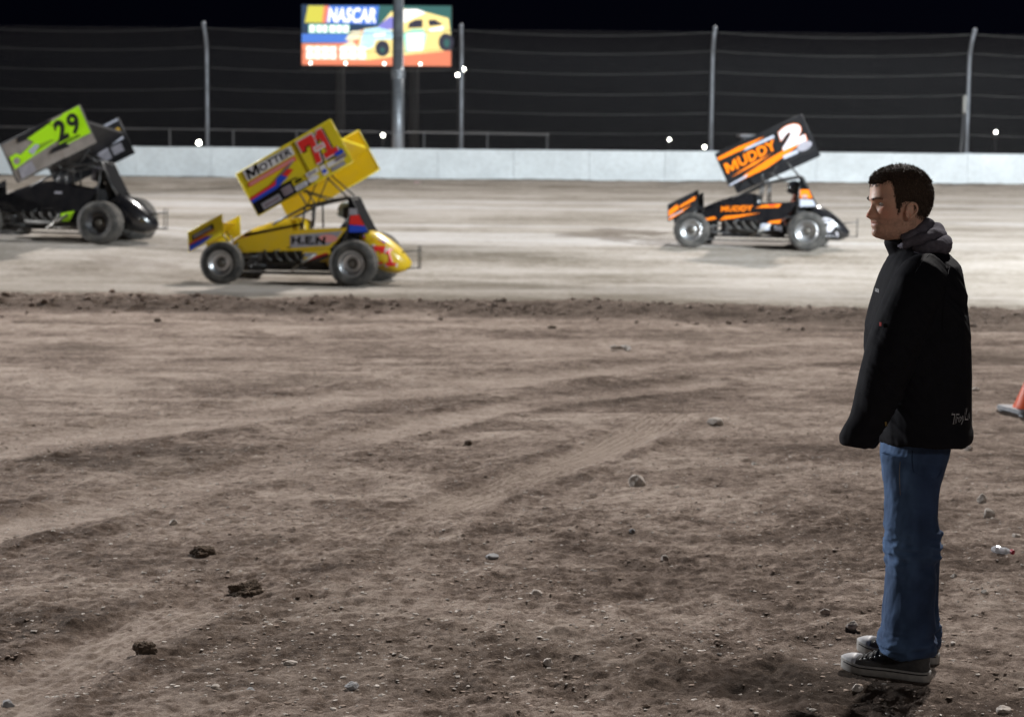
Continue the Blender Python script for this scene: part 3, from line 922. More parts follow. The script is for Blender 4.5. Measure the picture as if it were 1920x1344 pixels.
def sprint_car(label, root, yaw, scale, S):
    car = empty('sprint_car', root, math.pi - yaw)
    car.scale = (scale,) * 3
    tag(car, label, 'race car', 'winged race cars sliding along the dirt track')
    body, accent = S['body'], S['accent']
    # wheels
    wheel(car, (0, 0.72, 0.375), 0.375, 0.36, 0.205, S['rim'], 1)
    wheel(car, (0, -0.80, 0.43), 0.43, 0.45, 0.205, m_alu, -1)
    wheel(car, (2.235, 0.66, 0.348), 0.348, 0.22, 0.20, S['rim'], 1, True)
    wheel(car, (2.235, -0.66, 0.348), 0.348, 0.24, 0.20, m_alu, -1, True)
    mb = MB(); mb.tube([(0, 0.6, 0.385), (0, -0.65, 0.42)], 0.035); mb.ball((0, -0.02, 0.4), 0.13, 0, 8); mb.build('rear_axle', m_engine, car)
    mb = MB(); mb.tube([(2.235, 0.6, 0.345), (2.235, -0.6, 0.345)], 0.032)
    for sg in (1, -1): mb.tube([(2.235, sg * 0.42, 0.345), (1.55, sg * 0.36, 0.30)], 0.014); mb.tube([(2.235, sg * 0.42, 0.40), (1.7, sg * 0.34, 0.46)], 0.014); mb.tube([(2.235, sg * 0.35, 0.36), (2.05, sg * 0.27, 0.74)], 0.03)
    mb.build('front_axle', m_blacktube, car)
    # hood and nose
    st = [(2.30, 0.50, 0.60, 0.10, 0.10), (2.18, 0.48, 0.73, 0.20, 0.17), (2.0, 0.5, 0.84, 0.26, 0.22), (1.8, 0.55, 0.93, 0.30, 0.24),
          (1.55, 0.6, 1.015, 0.32, 0.25), (1.32, 0.65, 1.075, 0.33, 0.26), (1.10, 0.7, 1.10, 0.33, 0.26), (0.98, 0.72, 1.06, 0.33, 0.25), (0.94, 0.74, 1.0, 0.33, 0.24)]
    mb = MB(); mb.loft([rr_section(*a) for a in st], 0); mb.fixn = True
    hood_b = mb.bvh()
    if S.get('hoodmark'): S['hoodmark'](mb, hood_b)
    mb.build('hood', S['mats'], car)
    # side panels
    prof = S.get('panel', [(2.13, .66), (1.99, .515), (.94, .563), (.48, .61), (.356, .745), (.20, .945), (.60, .925), (1.37, .885), (1.81, .80), (2.1, .72)])
    for sg in (1, -1):
        mb = MB()
        pts = [Vector((u, sg * (0.378 - 0.036 * (u - 0.2)), w_)) for u, w_ in prof]
        mb.slab(pts, 0.012, 0, (0, sg, 0)); mb.fixn = True
        if sg > 0:
            S['side'](mb, Frame((2.13, 0.378 - 0.036 * 1.93 + 0.001, 0.5), (-1, 0.036, 0), (0, 0, 1), (0, 1, 0)))
        mb.build('side_panel', S['mats'], car)
        mb = MB()
        pts = [Vector((u, sg * 0.385, w_)) for u, w_ in [(.95, .30), (.95, .555), (.50, .60), (.42, .42), (.46, .30)]]
        mb.slab(pts, 0.012, 0, (0, sg, 0)); mb.fixn = True
        if sg > 0 and 'lower' in S: S['lower'](mb)
        mb.build('lower_panel', S['mats'], car)
    # cockpit floor, seat, engine, frame
    mb = MB()
    mb.slab([(2.15, 0.26, 0.19), (-0.15, 0.33, 0.19), (-0.15, -0.33, 0.19), (2.15, -0.26, 0.19)], 0.03)
    mb.build('floor_pan', m_floor, car)
    mb = MB()
    mb.bbox((0.30, 0, 0.42), (0.46, 0.46, 0.16), 0.04); mb.bbox((0.10, 0, 0.78), (0.12, 0.5, 0.75), 0.04, rot=Matrix.Rotation(-0.12, 3, 'Y'))
    for sg in (1, -1): mb.bbox((0.22, sg * 0.25, 0.72), (0.24, 0.06, 0.5), 0.025)
    for sg in (1, -1): mb.bbox((0.22, sg * 0.17, 1.19), (0.20, 0.04, 0.18), 0.015)
    mb.build('seat', m_seat, car)
    mb = MB()
    mb.bbox((1.35, 0, 0.42), (0.72, 0.40, 0.34), 0.03)
    for sg in (1, -1):
        mb.bbox((1.35, sg * 0.2, 0.60), (0.62, 0.16, 0.18), 0.03, rot=Matrix.Rotation(sg * -0.6, 3, 'X'))
        for k in range(4):
            u = 1.62 - k * 0.17
            mb.tube([(u, sg * 0.27, 0.56), (u - 0.02, sg * 0.37, 0.52), (u - 0.07, sg * 0.39, 0.43), (u - 0.16, sg * 0.37, 0.37)], 0.026, 1)
            mb.tube([(u, sg * 0.06, 0.62), (u, sg * 0.05, 0.80)], 0.03)
        mb.tube([(1.55, sg * 0.37, 0.365), (0.9, sg * 0.39, 0.34), (0.55, sg * 0.42, 0.33)], [0.04, 0.045, 0.05], 1)
    mb.bbox((1.86, 0, 0.50), (0.12, 0.44, 0.36), 0.02)
    mb.build('engine', [m_engine, m_pipe], car)
    mb = MB()
    for sg in (1, -1):
        mb.tube([(2.2, sg * 0.22, 0.27), (1.9, sg * 0.30, 0.25), (0.3, sg * 0.335, 0.25), (-0.25, sg * 0.28, 0.30)], 0.021)
        mb.tube([(2.2, sg * 0.2, 0.56), (1.2, sg * 0.33, 0.60), (0.15, sg * 0.33, 0.66), (-0.3, sg * 0.27, 0.55)], 0.019)
        mb.tube([(2.2, sg * 0.22, 0.27), (2.2, sg * 0.2, 0.56)], 0.019); mb.tube([(1.0, sg * 0.33, 0.25), (1.0, sg * 0.33, 0.95)], 0.019)
        mb.tube([(0.2, sg * 0.33, 0.25), (0.18, sg * 0.33, 0.66)], 0.019)
        mb.tube([(1.9, sg * 0.30, 0.25), (1.35, sg * 0.33, 0.58)], 0.014)
        mb.tube([(0.75, sg * 0.36, 0.25), (0.05, sg * 0.47, 0.40)], 0.018)
    mb.build('chassis_frame', m_blacktube, car)
    # roll cage
    mb = MB()
    for sg in (1, -1):
        v = sg * 0.30
        mb.tube([(1.50, sg * 0.26, 0.98), (1.15, v, 1.16), (0.90, v, 1.29), (0.55, v, 1.375), (0.20, v, 1.44), (0.16, v, 1.43), (-0.02, v, 1.05), (-0.14, v, 0.86)], 0.021)
        mb.tube([(0.93, v, 1.29), (0.97, sg * 0.33, 0.95)], 0.019); mb.tube([(0.80, v, 1.315), (0.80, sg * 0.33, 0.93)], 0.017)
        mb.tube([(0.17, v, 1.42), (0.24, sg * 0.33, 0.68)], 0.02)
    for u, w_ in ((0.9, 1.29), (0.18, 1.44), (-0.02, 1.05)): mb.tube([(u, 0.30, w_), (u, -0.30, w_)], 0.02)
    mb.build('roll_cage', m_blacktube, car)
    for sg in (1, -1):
        mb = MB()
        pts = [Vector((u, sg * 0.325, w_)) for u, w_ in [(.20, 1.42), (.155, 1.425), (-.14, .87), (.14, .80), (.20, 1.1)]]
        if sg > 0 and S.get('opencage'): continue
        mb.slab(pts, 0.01, S['cagemat'], (0, sg, 0)); mb.fixn = True
        if sg > 0:
            fr = Frame((0.18, 0.325, 0.78), (-1, 0, 0), (0, 0, 1), (0, 1, 0))
            S['cage'](mb, fr)
        mb.build('cage_panel', S['mats'], car)
    mb = MB(); mb.slab([(0.15, 0.3, 1.40), (0.15, -0.3, 1.40), (-0.12, -0.3, 0.9), (-0.12, 0.3, 0.9)], 0.012); mb.build('back_panel', m_cagepanel, car)
    # tail tank
    st = [(0.02, .50, .885, .26, .24), (-.10, .38, .91, .31, .29), (-.25, .27, .865, .33, .30), (-.42, .21, .765, .32, .29), (-.57, .20, .645, .28, .25), (-.68, .235, .53, .20, .18), (-.75, .28, .445, .12, .10), (-.79, .33, .40, .04, .03)]
    rings = []
    for u, wb, wt, hb, ht in st:
        n = 28; c = (wb + wt) / 2; rr = (wt - wb) / 2
        rings.append([Vector((u, math.copysign(abs(math.cos(2 * math.pi * j / n)) ** 0.75, math.cos(2 * math.pi * j / n)) * hb, c + math.copysign(abs(math.sin(2 * math.pi * j / n)) ** 0.8, math.sin(2 * math.pi * j / n)) * rr)) for j in range(n)])
    mb = MB(); mb.loft(rings, 0); mb.fixn = True
    tb = mb.bvh()
    S['tail'](mb, tb)
    mb.build('tail_tank', S['mats'], car)
    # bumpers, nerf bars, exhaust
    mb = MB()
    for sg in (1, -1):
        v = sg * 0.08
        mb.tube([(-0.62, v, 0.55), (-0.93, v, 0.58)], 0.010); mb.tube([(-0.66, v, 0.28), (-0.93, v, 0.30)], 0.010)
        mb.tube([(-0.93, v, 0.28), (-0.93, v, 0.66)], 0.010)
    mb.tube([(-0.93, 0.08, 0.58), (-0.93, -0.08, 0.58)], 0.010); mb.tube([(-0.93, 0.08, 0.30), (-0.93, -0.08, 0.30)], 0.010)
    mb.build('rear_bumper', m_pipe, car)
    mb = MB()
    mb.tube([(2.2, 0.2, 0.30), (2.55, 0.2, 0.32), (2.66, 0.15, 0.36), (2.66, -0.15, 0.36), (2.55, -0.2, 0.32), (2.2, -0.2, 0.30)], 0.016)
    mb.tube([(2.2, 0.2, 0.52), (2.5, 0.18, 0.50), (2.62, 0.14, 0.48), (2.62, -0.14, 0.48), (2.5, -0.18, 0.5), (2.2, -0.2, 0.52)], 0.014)
    mb.build('front_bumper', m_chrome, car)
    for sg in (1, -1):
        mb = MB(); mb.tube([(1.05, sg * 0.34, 0.25), (0.98, sg * 0.56, 0.26), (0.62, sg * 0.60, 0.27), (0.50, sg * 0.36, 0.27)], 0.018)
        mb.tube([(0.98, sg * 0.56, 0.26), (0.9, sg * 0.34, 0.56)], 0.014)
        mb.build('nerf_bar', S['nerf'], car)
    mb = MB(); mb.tube([(1.12, 0.44, 0.24), (0.72, 0.47, 0.50)], 0.024, n=10); mb.build('torsion_arm', m_chrome, car)
    # top wing
    a = math.radians(S['tilt']); ox, oz = S['wing0']; LW, HW = S['wingL'], S['wingH']
    e1 = Vector((-math.cos(a), 0, math.sin(a))); e2 = Vector((math.sin(a), 0, math.cos(a)))
    shear = S.get('roll', 0.05)

    def wp(s, t, v): return Vector((ox, v, oz)) + e1 * s + e2 * t + Vector((0, 0, (v - 0.9) * shear))
    wing = empty('top_wing', (0, 0, 0)); wing.parent = car
    for sg in (1, -1):
        mb = MB(); v = sg * 0.90
        # a board with a pressed step two thirds along, so it is not one flat card
        cut = LW * 0.60
        for s0, s1, dv in ((0, cut - 0.02, 0.0), (cut, LW, 0.012)):
            mb.slab([wp(s, t, v + dv * sg) for s, t in ([(s0, 0), (s1, 0), (s1, HW), (s0, HW)] if sg > 0 else [(s0, HW), (s1, HW), (s1, 0), (s0, 0)])], 0.014, S['board'] if sg > 0 else S['farboard'])
        mb.slab([wp(s, t, v + 0.006 * sg) for s, t in ([(cut - 0.02, 0), (cut, 0), (cut, HW), (cut - 0.02, HW)] if sg > 0 else [(cut - 0.02, HW), (cut, HW), (cut, 0), (cut - 0.02, 0)])], 0.014, S['board'] if sg > 0 else S['farboard'])
        # folded edges
        for (sa, ta, sb, tb2) in ((0, 0, LW, 0), (0, HW, LW, HW), (0, 0, 0, HW), (LW, 0, LW, HW)):
            mb.tube([wp(sa, ta, v), wp(sb, tb2, v)], 0.012, S.get('edge', S['board']), 6)
        fr = Frame(wp(0, 0, v + (0.013 if sg > 0 else 0.014)), e1, e2, (0, 1, 0))
        if sg > 0: S['near'](mb, fr)
        elif 'far' in S:
            fr = Frame(wp(0, 0, v + 0.004), e1, e2, (0, 1, 0)); S['far'](mb, fr)
        o = mb.build('sideboard', S['mats'], wing)
    mb = MB()
    prof = []
    n = 18
    for i in range(n + 1):
        s = 0.12 + (LW - 0.14) * i / n; q = i / n
        prof.append((s, HW * (0.50 - 0.42 * q + 0.46 * q * q) + 0.055 * math.sin(math.pi * min(1, q * 1.6 + 0.12)) * (1 - q) + 0.004))
    low = []
    for i in range(n, -1, -1):
        s = 0.12 + (LW - 0.14) * i / n; q = i / n
        low.append((s, HW * (0.50 - 0.42 * q + 0.46 * q * q) - 0.05 * math.sin(math.pi * min(1, q * 1.3 + 0.1)) * (1 - q) - 0.004))
    ring = prof + low
    mb.loft([[wp(s, t, v) for s, t in ring] for v in (0.885, 0.3, -0.3, -0.885)], S['foil'], smooth=False); mb.fixn = True
    mb.build('foil', S['mats'], wing)
    mb = MB()
    mb.slab([wp(LW - 0.03, HW * 0.54, 0.885), wp(LW - 0.03, HW * 0.54, -0.885), wp(LW - 0.03, HW * 0.62, -0.885), wp(LW - 0.03, HW * 0.62, 0.885)], 0.01, S.get('edge', S['board']))
    mb.build('gurney_flap', S['mats'], wing)
    for sg in (1, -1):
        v = sg * 0.28
        mb = MB()
        mb.tube([(0.90, v, 1.29), wp(LW * 0.35, HW * 0.32, v)], 0.015); mb.tube([(0.22, v, 1.44), wp(LW * 0.62, HW * 0.36, v)], 0.015)
        mb.tube([(0.90, v, 1.29), wp(LW * 0.66, HW * 0.38, v)], 0.012); mb.tube([(0.5, v, 1.38), wp(LW * 0.32, HW * 0.32, v)], 0.012)
        mb.build('wing_brace', m_blacktube, wing)
    # nose wing
    na = math.radians(27.5); n1 = Vector((-math.cos(na), 0, math.sin(na))); n2 = Vector((math.sin(na) * 0.12, 0, 1)).normalized()
    nw = empty('nose_wing', (0, 0, 0)); nw.parent = car

    def np_(s, t, v): return Vector((S.get('nose_u', 2.87), v, 0.515)) + n1 * s + n2 * t + Vector((0, 0, (v - 0.46) * 0.04))
    NL, NH = 0.66, 0.32
    for sg in (1, -1):
        mb = MB(); v = 0.46 * sg
        q = [(0, 0), (NL, 0), (NL, NH), (0, NH)]
        mb.slab([np_(s, t, v) for s, t in (q if sg > 0 else q[::-1])], 0.012, S['nboard'])
        for i in range(4): mb.tube([np_(*q[i], v), np_(*q[(i + 1) % 4], v)], 0.009, S.get('edge', S['nboard']), 6)
        fr = Frame(np_(0, 0, v + (0.003 if sg > 0 else 0.0)), n1, n2, (0, 1, 0))
        (S['nose_near'] if sg > 0 else S.get('nose_far', lambda a, b: None))(mb, fr)
        mb.build('sideboard', S['mats'], nw)
    mb = MB()
    ring = [(0.03, 0.13), (0.15, 0.17), (0.35, 0.15), (0.6, 0.22), (0.6, 0.21), (0.35, 0.12), (0.15, 0.10)]
    mb.loft([[np_(s, t, v) for s, t in ring] for v in (0.45, -0.45)], S['nfoil'], smooth=False); mb.fixn = True
    mb.build('foil', S['mats'], nw)
    for sg in (1, -1):
        mb = MB(); mb.tube([np_(0.5, 0.12, sg * 0.15), (2.2, sg * 0.15, 0.55)], 0.012)
        mb.build('wing_post', m_blacktube, nw)
    return car


def driver(label, root, yaw, scale, suit, helm):
    d = empty('person', root, math.pi - yaw); d.scale = (scale,) * 3
    tag(d, label, 'person', 'helmeted drivers sitting in the race cars')
    mb = MB()

    def el(c, s):
        mb.ball(c, 1.0, 0, 10, s)
    rings = []
    for w_, hu, hv, du in ((0.50, .13, .19, .36), (0.62, .13, .18, .32), (0.78, .13, .20, .28), (0.92, .12, .22, .27), (1.0, .10, .21, .27), (1.05, .06, .10, .28), (1.12, .055, .06, .29), (1.2, .09, .08, .31), (1.27, .05, .05, .31)):
        rings.append([Vector((du + hu * math.cos(2 * math.pi * j / 16), hv * math.sin(2 * math.pi * j / 16), w_)) for j in range(16)])
    mb.loft(rings, 0)
    for sg in (1, -1):
        mb.tube([(.27, sg * .20, .97), (.40, sg * .27, .80), (.62, sg * .19, .84), (.70, sg * .14, .88)], [.07, .058, .045, .04], 0, 10)
        mb.tube([(.36, sg * .10, .52), (.85, sg * .13, .62), (1.15, sg * .11, .45)], [.09, .075, .05], 0, 10)
        for k in range(4): mb.tube([(.70, sg * (.12 + .02 * k), .89), (.745, sg * (.12 + .02 * k), .90), (.75, sg * (.12 + .02 * k), .87)], 0.011, 0, 6)
        mb.tube([(.69, sg * .11, .88), (.73, sg * .10, .91)], 0.012, 0, 6)
    V, N, F = remesh(mb, 0.012, 1)
    np_object('driver_body', V, F, suit, d)
    mb = MB(); mb.ball((.31, 0, 1.225), 0.142, 0, 14, (1.04, 0.92, 1.0)); mb.bbox((.42, 0, 1.16), (.09, .15, .09), 0.03)
    mb.bbox((.41, 0, 1.25), (.09, .20, .07), 0.03, 1)
    mb.build('helmet', [helm, m_cagepanel], d)
    return d


# liveries -----------------------------------------------------------------
c_yel = mat('race_yellow_paint', (0.70, 0.46, 0.006), 0.35, dust=0.16, coat=0.3)
c_yel2 = mat('lemon_yellow_paint', (0.74, 0.58, 0.012), 0.35, dust=0.15, coat=0.3)
c_blk = mat('gloss_black_paint', (0.007, 0.007, 0.009), 0.22, dust=0.04, coat=0.6)
c_blkw = mat('black_wing_paint', (0.009, 0.009, 0.011), 0.55, dust=0.03, spec=0.25)
c_red = mat('decal_red', (0.72, 0.03, 0.025), 0.4)
c_dred = mat('decal_dark_red', (0.45, 0.03, 0.04), 0.4)
c_blue = mat('decal_blue', (0.02, 0.07, 0.55), 0.4)
c_wht = mat('decal_white', (0.72, 0.70, 0.74), 0.4)
c_gry = mat('decal_grey', (0.30, 0.29, 0.33), 0.5, var=0.2)
c_sil = mat('decal_silver', (0.45, 0.47, 0.55), 0.4)
c_pnk = mat('decal_pink', (0.72, 0.28, 0.27), 0.5)
c_org = mat('decal_orange', (0.95, 0.22, 0.004), 0.4)
c_lime = mat('decal_lime', (0.47, 0.90, 0.008), 0.4)
c_tan = mat('dust_grey_vinyl', (0.30, 0.265, 0.245), 0.7, var=0.18, vscale=5, dust=0.4)
c_hub = mat('panel_purple_grey', (0.20, 0.16, 0.19), 0.6, var=0.2)


def seg7(fr, mb, s, t, w_, h_, m, off):
    "slab serif 7"
    P_ = [(0, 1), (1, 1), (1, .78), (.78, 0), (.42, 0), (.62, .72), (.30, .72), (.24, .60), (0, .60)]
    fr.poly(mb, [(s + a * w_, t + b * h_) for a, b in P_], m, off)


def seg1(fr, mb, s, t, w_, h_, m, off):
    P_ = [(.18, 1), (.62, 1), (.70, .22), (.92, .22), (.98, 0), (.08, 0), (.02, .22), (.28, .22), (.24, .68), (.05, .62), (.0, .80)]
    P_ = [(.30, 1), (.66, 1), (.66, .20), (.98, .20), (.98, 0), (.02, 0), (.02, .20), (.32, .20), (.32, .70), (.04, .70), (.04, .86), (.22, .90)]
    fr.poly(mb, [(s + a * w_, t + b * h_) for a, b in P_], m, off)


def letter_m(fr, mb, s, t, w_, h_, m, off, shear=0.1):
    P_ = [(0, 0), (0, 1), (.24, 1), (.5, .42), (.76, 1), (1, 1), (1, 0), (.80, 0), (.80, .60), (.58, .05), (.42, .05), (.20, .60), (.20, 0)]
    fr.poly(mb, [(s + a * w_ + b * h_ * shear, t + b * h_) for a, b in P_], m, off)


def num71(fr, mb, s, t, w_, h_, mr, mw, mk, slant=0.0):
    g = 0.019
    for (dx, dy, gr, m, off) in ((0.025, -0.03, g, mk, 0.003), (0, 0, g, mw, 0.006), (0, 0, 0, mr, 0.009)):
        seg7(fr, mb, s - gr + dx, t - gr + dy, w_ * 0.5 + 2 * gr, h_ + 2 * gr, m, off)
        seg1(fr, mb, s + w_ * 0.52 - gr + dx, t - gr + dy, w_ * 0.46 + 2 * gr, h_ + 2 * gr, m, off + 0.001)


# material slots of the yellow car
YM = [c_yel, c_blk, c_red, c_blue, c_wht, c_gry, c_yel2, c_pnk, c_hub, m_cagepanel]


def y_near(mb, fr):
    fr.poly(mb, [(0.01, 0.01), (0.01, .22), (.5, .245), (.85, .235), (.97, .14), (1.03, 0.01)], 1, 0.003)
    fr.poly(mb, [(0.01, .215), (0.01, .27), (.5, .29), (.56, .37), (.66, .385), (.74, .30), (.5, .23)], 3, 0.006)
    fr.poly(mb, [(0.01, .27), (0.01, .31), (.45, .335), (.55, .37), (.5, .288)], 2, 0.006)
    fr.poly(mb, [(.60, .37), (.80, .42), (.88, .36), (.72, .30)], 2, 0.005)
    fr.poly(mb, [(.55, .37), (.95, .50), (.98, .48), (.7, .375)], 8, 0.005)
    fr.poly(mb, [(.12, .565), (.12, .755), (.32, .755), (.34, .725), (1.02, .715), (1.02, .565)], 4, 0.004)
    letter_m(fr, mb, .15, .575, .22, .165, 1, 0.007)
    fr.text(mb, 'OTTER', .385, .58, .60, .12, 1, 0.026, 0.10, 0.007)
    fr.rect(mb, .10, .465, .90, .075, 2, 0.004)
    fr.rect(mb, .12, .478, .86, .048, 7, 0.006)
    num71(fr, mb, 1.14, .25, .56, .46, 2, 4, 1)
    fr.rect(mb, 1.085, .02, .012, .72, 1, 0.003)  # black strip drawn as the shadow line at the board's step
    fr.rect(mb, 1.33, .42, .20, .085, 4, 0.012); fr.rect(mb, 1.35, .44, .16, .045, 7, 0.014)
    fr.rect(mb, .14, .03, .34, .11, 5, 0.006); fr.rect(mb, .17, .05, .28, .06, 8, 0.008)
    fr.rect(mb, .54, .05, .18, .14, 8, 0.006)
    fr.poly(mb, [(.76, .125), (.76, .215), (.95, .20), (1.0, .125)], 6, 0.006); fr.oval(mb, .78, .14, .17, .055, 1, 0.008)
    fr.rect(mb, .76, .03, .22, .075, 4, 0.007); fr.rect(mb, .79, .05, .16, .03, 5, 0.009)
    fr.oval(mb, 1.0, .03, .20, .09, 4, 0.007); fr.rect(mb, 1.02, .13, .22, .07, 4, 0.006); fr.rect(mb, 1.05, .15, .15, .03, 8, 0.008)
    fr.rect(mb, 1.27, .03, .10, .16, 4, 0.006); fr.rect(mb, 1.285, .06, .07, .06, 3, 0.008)
    fr.rect(mb, 1.40, .10, .30, .08, 4, 0.006); fr.rect(mb, 1.43, .015, .25, .07, 5, 0.006); fr.rect(mb, 1.60, .19, .15, .07, 3, 0.013); fr.rect(mb, 1.56, .12, .2, .06, 8, 0.014)


def y_side(mb, fr):
    fr.poly(mb, [(.96, .10), (.96, .31), (1.86, .395), (1.74, .25), (1.62, .155)], 5, 0.004)
    for i, ch in enumerate('HEN'): pass
    fr.text(mb, 'H.E.N', .98, .165, .58, .13, 1, 0.05, 0.05, 0.007)
    fr.oval(mb, 1.44, .20, .33, .13, 7, 0.006)
    fr.poly(mb, [(.1, .14), (.9, .10), (1.5, .13), (1.5, .105), (.9, .075), (.15, .05)], 0, 0.003)


def y_lower(mb):
    fr = Frame((0.95, 0.385, 0.30), (-1, 0, 0), (0, 0, 1), (0, 1, 0))
    fr.rect(mb, .02, .16, .22, .07, 5, 0.003)
    fr.poly(mb, [(0.01, .05), (.2, .13), (.43, .20), (.44, .16), (.3, .09), (.25, .01), (.01, .01)], 1, 0.004)
    fr.poly(mb, [(0.01, .06), (.01, .09), (.2, .17), (.42, .24), (.43, .20), (.2, .13)], 2, 0.003)


def y_tail(mb, bv):
    base = (-0.23, 1.0, 0.33); d = (0, -1, 0)

    class PF:
        pass
    pf = PF()

    def poly(mb2, pts, m, off):
        vs = [Vector((-s, 1.0, t)) for s, t in pts]
        a = sum(pts[i][0] * pts[(i + 1) % len(pts)][1] - pts[(i + 1) % len(pts)][0] * pts[i][1] for i in range(len(pts)))
        if a < 0: vs = vs[::-1]
        mb2.add(project(vs, bv, Vector(d), off + 0.006), [tuple(range(len(vs)))], m)
    pf.poly = poly
    g = 0.02
    for (gr, m, off) in ((g, 4, 0.003), (0, 2, 0.009)):
        seg7(pf, mb, .23 - gr, .36 - gr, .19 + 2 * gr, .30 + 2 * gr, m, off)
        seg1(pf, mb, .43 - gr, .33 - gr, .17 + 2 * gr, .28 + 2 * gr, m, off)
    poly(mb, [(.04, .80), (.04, .84), (.22, .81), (.42, .72), (.42, .70), (.22, .77)], 3, 0.003)
    poly(mb, [(.05, .77), (.05, .80), (.22, .77), (.40, .70), (.40, .685), (.22, .745)], 2, 0.003)
    poly(mb, [(.10, .36), (.10, .40), (.15, .62), (.19, .62), (.15, .40)], 1, 0.003)


def y_cage(mb, fr):
    fr.poly(mb, [(.0, .22), (.02, .36), (.16, .38), (.26, .20)], 2, 0.004)
    fr.poly(mb, [(.0, .09), (.0, .21), (.265, .20), (.31, .10)], 3, 0.004)
    fr.poly(mb, [(.0, .37), (.0, .48), (.12, .48), (.15, .38)], 5, 0.004)


def y_nose(mb, fr):
    fr.poly(mb, [(0.01, .03), (.01, .10), (.3, .10), (.48, .06), (.3, .02), (.01, .005)], 3, 0.003)
    fr.poly(mb, [(0.01, .10), (.01, .13), (.33, .115), (.42, .08), (.3, .095)], 2, 0.004)
    fr.poly(mb, [(.07, .15), (.07, .24), (.48, .25), (.5, .16)], 1, 0.004); fr.text(mb, 'BEER', .09, .165, .37, .065, 5, 0.04, 0.1, 0.007) if False else fr.rect(mb, .10, .175, .35, .05, 5, 0.006)
    fr.rect(mb, .08, .135, .42, .014, 2, 0.006)


def y_hood(mb, bv):
    def pj(pts, m, off=0.006):
        vs = [Vector((u, 1, w_)) for u, w_ in pts]
        a = sum((-pts[i][0]) * pts[(i + 1) % len(pts)][1] + pts[(i + 1) % len(pts)][0] * pts[i][1] for i in range(len(pts)))
        if a < 0: vs = vs[::-1]
        mb.add(project(vs, bv, Vector((0, -1, 0)), off), [tuple(range(len(vs)))], m)
    for i in range(9):
        u0 = 2.0 - 0.11 * i; u1 = u0 - 0.112
        f = lambda u: 0.77 + (2.0 - u) * 0.20
        pj([(u0, f(u0)), (u1, f(u1)), (u1, f(u1) + 0.045), (u0, f(u0) + 0.045)], 1)
    pj([(2.05, .70), (1.9, .74), (1.9, .79), (2.02, .77)], 7)


YEL = dict(body=c_yel, accent=c_blk, rim=m_alu, mats=YM, board=6, farboard=0, foil=0, nboard=6, nfoil=0, cagemat=9, nerf=m_blacktube,
           tilt=29.3, wing0=(1.54, 1.13), wingL=1.80, wingH=0.76, near=y_near, side=y_side, lower=y_lower, tail=y_tail, cage=y_cage,
           nose_near=y_nose, hoodmark=y_hood, roll=0.055)

OM = [c_blk, c_blkw, c_org, c_wht, c_gry, c_sil, c_red, m_cagepanel]


def o_near(mb, fr):
    fr.poly(mb, [(0.01, .545), (0.01, .605), (.45, .63), (1.0, .60), (.58, .545)], 2, 0.004)
    fr.poly(mb, [(.5, .51), (.6, .55), (1.16, .555), (1.16, .50)], 5, 0.006)
    letter_m(fr, mb, .06, .245, .25, .20, 2, 0.006, 0.06); fr.text(mb, 'UDDY', .34, .255, .78, .20, 2, 0.038, 0.06, 0.006, 0.03)
    fr.poly(mb, [(.20, .02), (.36, .09), (.85, .17), (1.3, .215), (1.55, .19), (1.3, .12), (.8, .03)], 2, 0.004)
    fr.poly(mb, [(.1, .155), (.6, .235), (.98, .245), (.6, .18)], 2, 0.004)
    fr.poly(mb, [(.0, .01), (.02, .04), (.42, .075), (.36, .03)], 5, 0.006)
    for m, b, off in ((2, 0.085, 0.012), (3, 0.075, 0.016)):
        k = 0.012 if m == 2 else 0
        fr.text(mb, '2', 1.21 - k, .20 - k, .48 + 2 * k, .40 + 2 * k, m, b, 0.12, off)
    fr.oval(mb, 1.46, .03, .30, .17, 4, 0.016); fr.rect(mb, 1.16, .045, .30, .07, 5, 0.006)


def o_far(mb, fr):
    fr.rect(mb, 1.50, .63, .30, .05, 3, 0.004)


def o_side(mb, fr):
    fr.text(mb, 'MUDDY', .42, .22, .62, .11, 2, 0.035, 0.1, 0.006, 0.05)
    fr.poly(mb, [(.02, .06), (.30, .13), (.34, .08), (.05, .02)], 2, 0.006)
    fr.poly(mb, [(.40, .05), (.50, .14), (1.2, .215), (.72, .11)], 2, 0.006)
    fr.poly(mb, [(1.1, .31), (1.25, .37), (1.60, .40), (1.55, .33)], 2, 0.006); fr.rect(mb, 1.36, .35, .12, .03, 6, 0.009)


def o_lower(mb):
    fr = Frame((0.95, 0.385, 0.30), (-1, 0, 0), (0, 0, 1), (0, 1, 0))
    fr.rect(mb, .03, .05, .18, .16, 5, 0.003); fr.poly(mb, [(.16, .22), (.22, .26), (.43, .29), (.40, .22)], 2, 0.005)
    fr.rect(mb, .30, .05, .15, .12, 5, 0.003)


def o_tail(mb, bv):
    v, f, _ = text2d('2', 0.05)
    for k, m, off in ((0.0, 3, 0.012),):
        vs = [Vector((-(.17 + a * .36 + (1 - b) * 0.05), 1, .29 + b * .36)) for a, b in v]
        mb.add(project(vs, bv, Vector((0, -1, 0)), off), f, m)


def o_cage(mb, fr):
    fr.poly(mb, [(.0, .24), (.0, .40), (.16, .41), (.24, .24)], 2, 0.004); fr.rect(mb, .04, .25, .10, .05, 4, 0.006)
    fr.poly(mb, [(.0, .07), (.0, .22), (.25, .21), (.31, .09)], 5, 0.004)


def o_nose(mb, fr):
    fr.poly(mb, [(.01, .08), (.01, .20), (.2, .24), (.24, .14)], 2, 0.004)
    fr.poly(mb, [(.25, .14), (.25, .19), (.6, .22), (.6, .16)], 2, 0.004)
    fr.poly(mb, [(.01, .01), (.01, .04), (.3, .09), (.5, .10), (.3, .04)], 2, 0.005); fr.rect(mb, .02, .055, .3, .02, 5, 0.007)


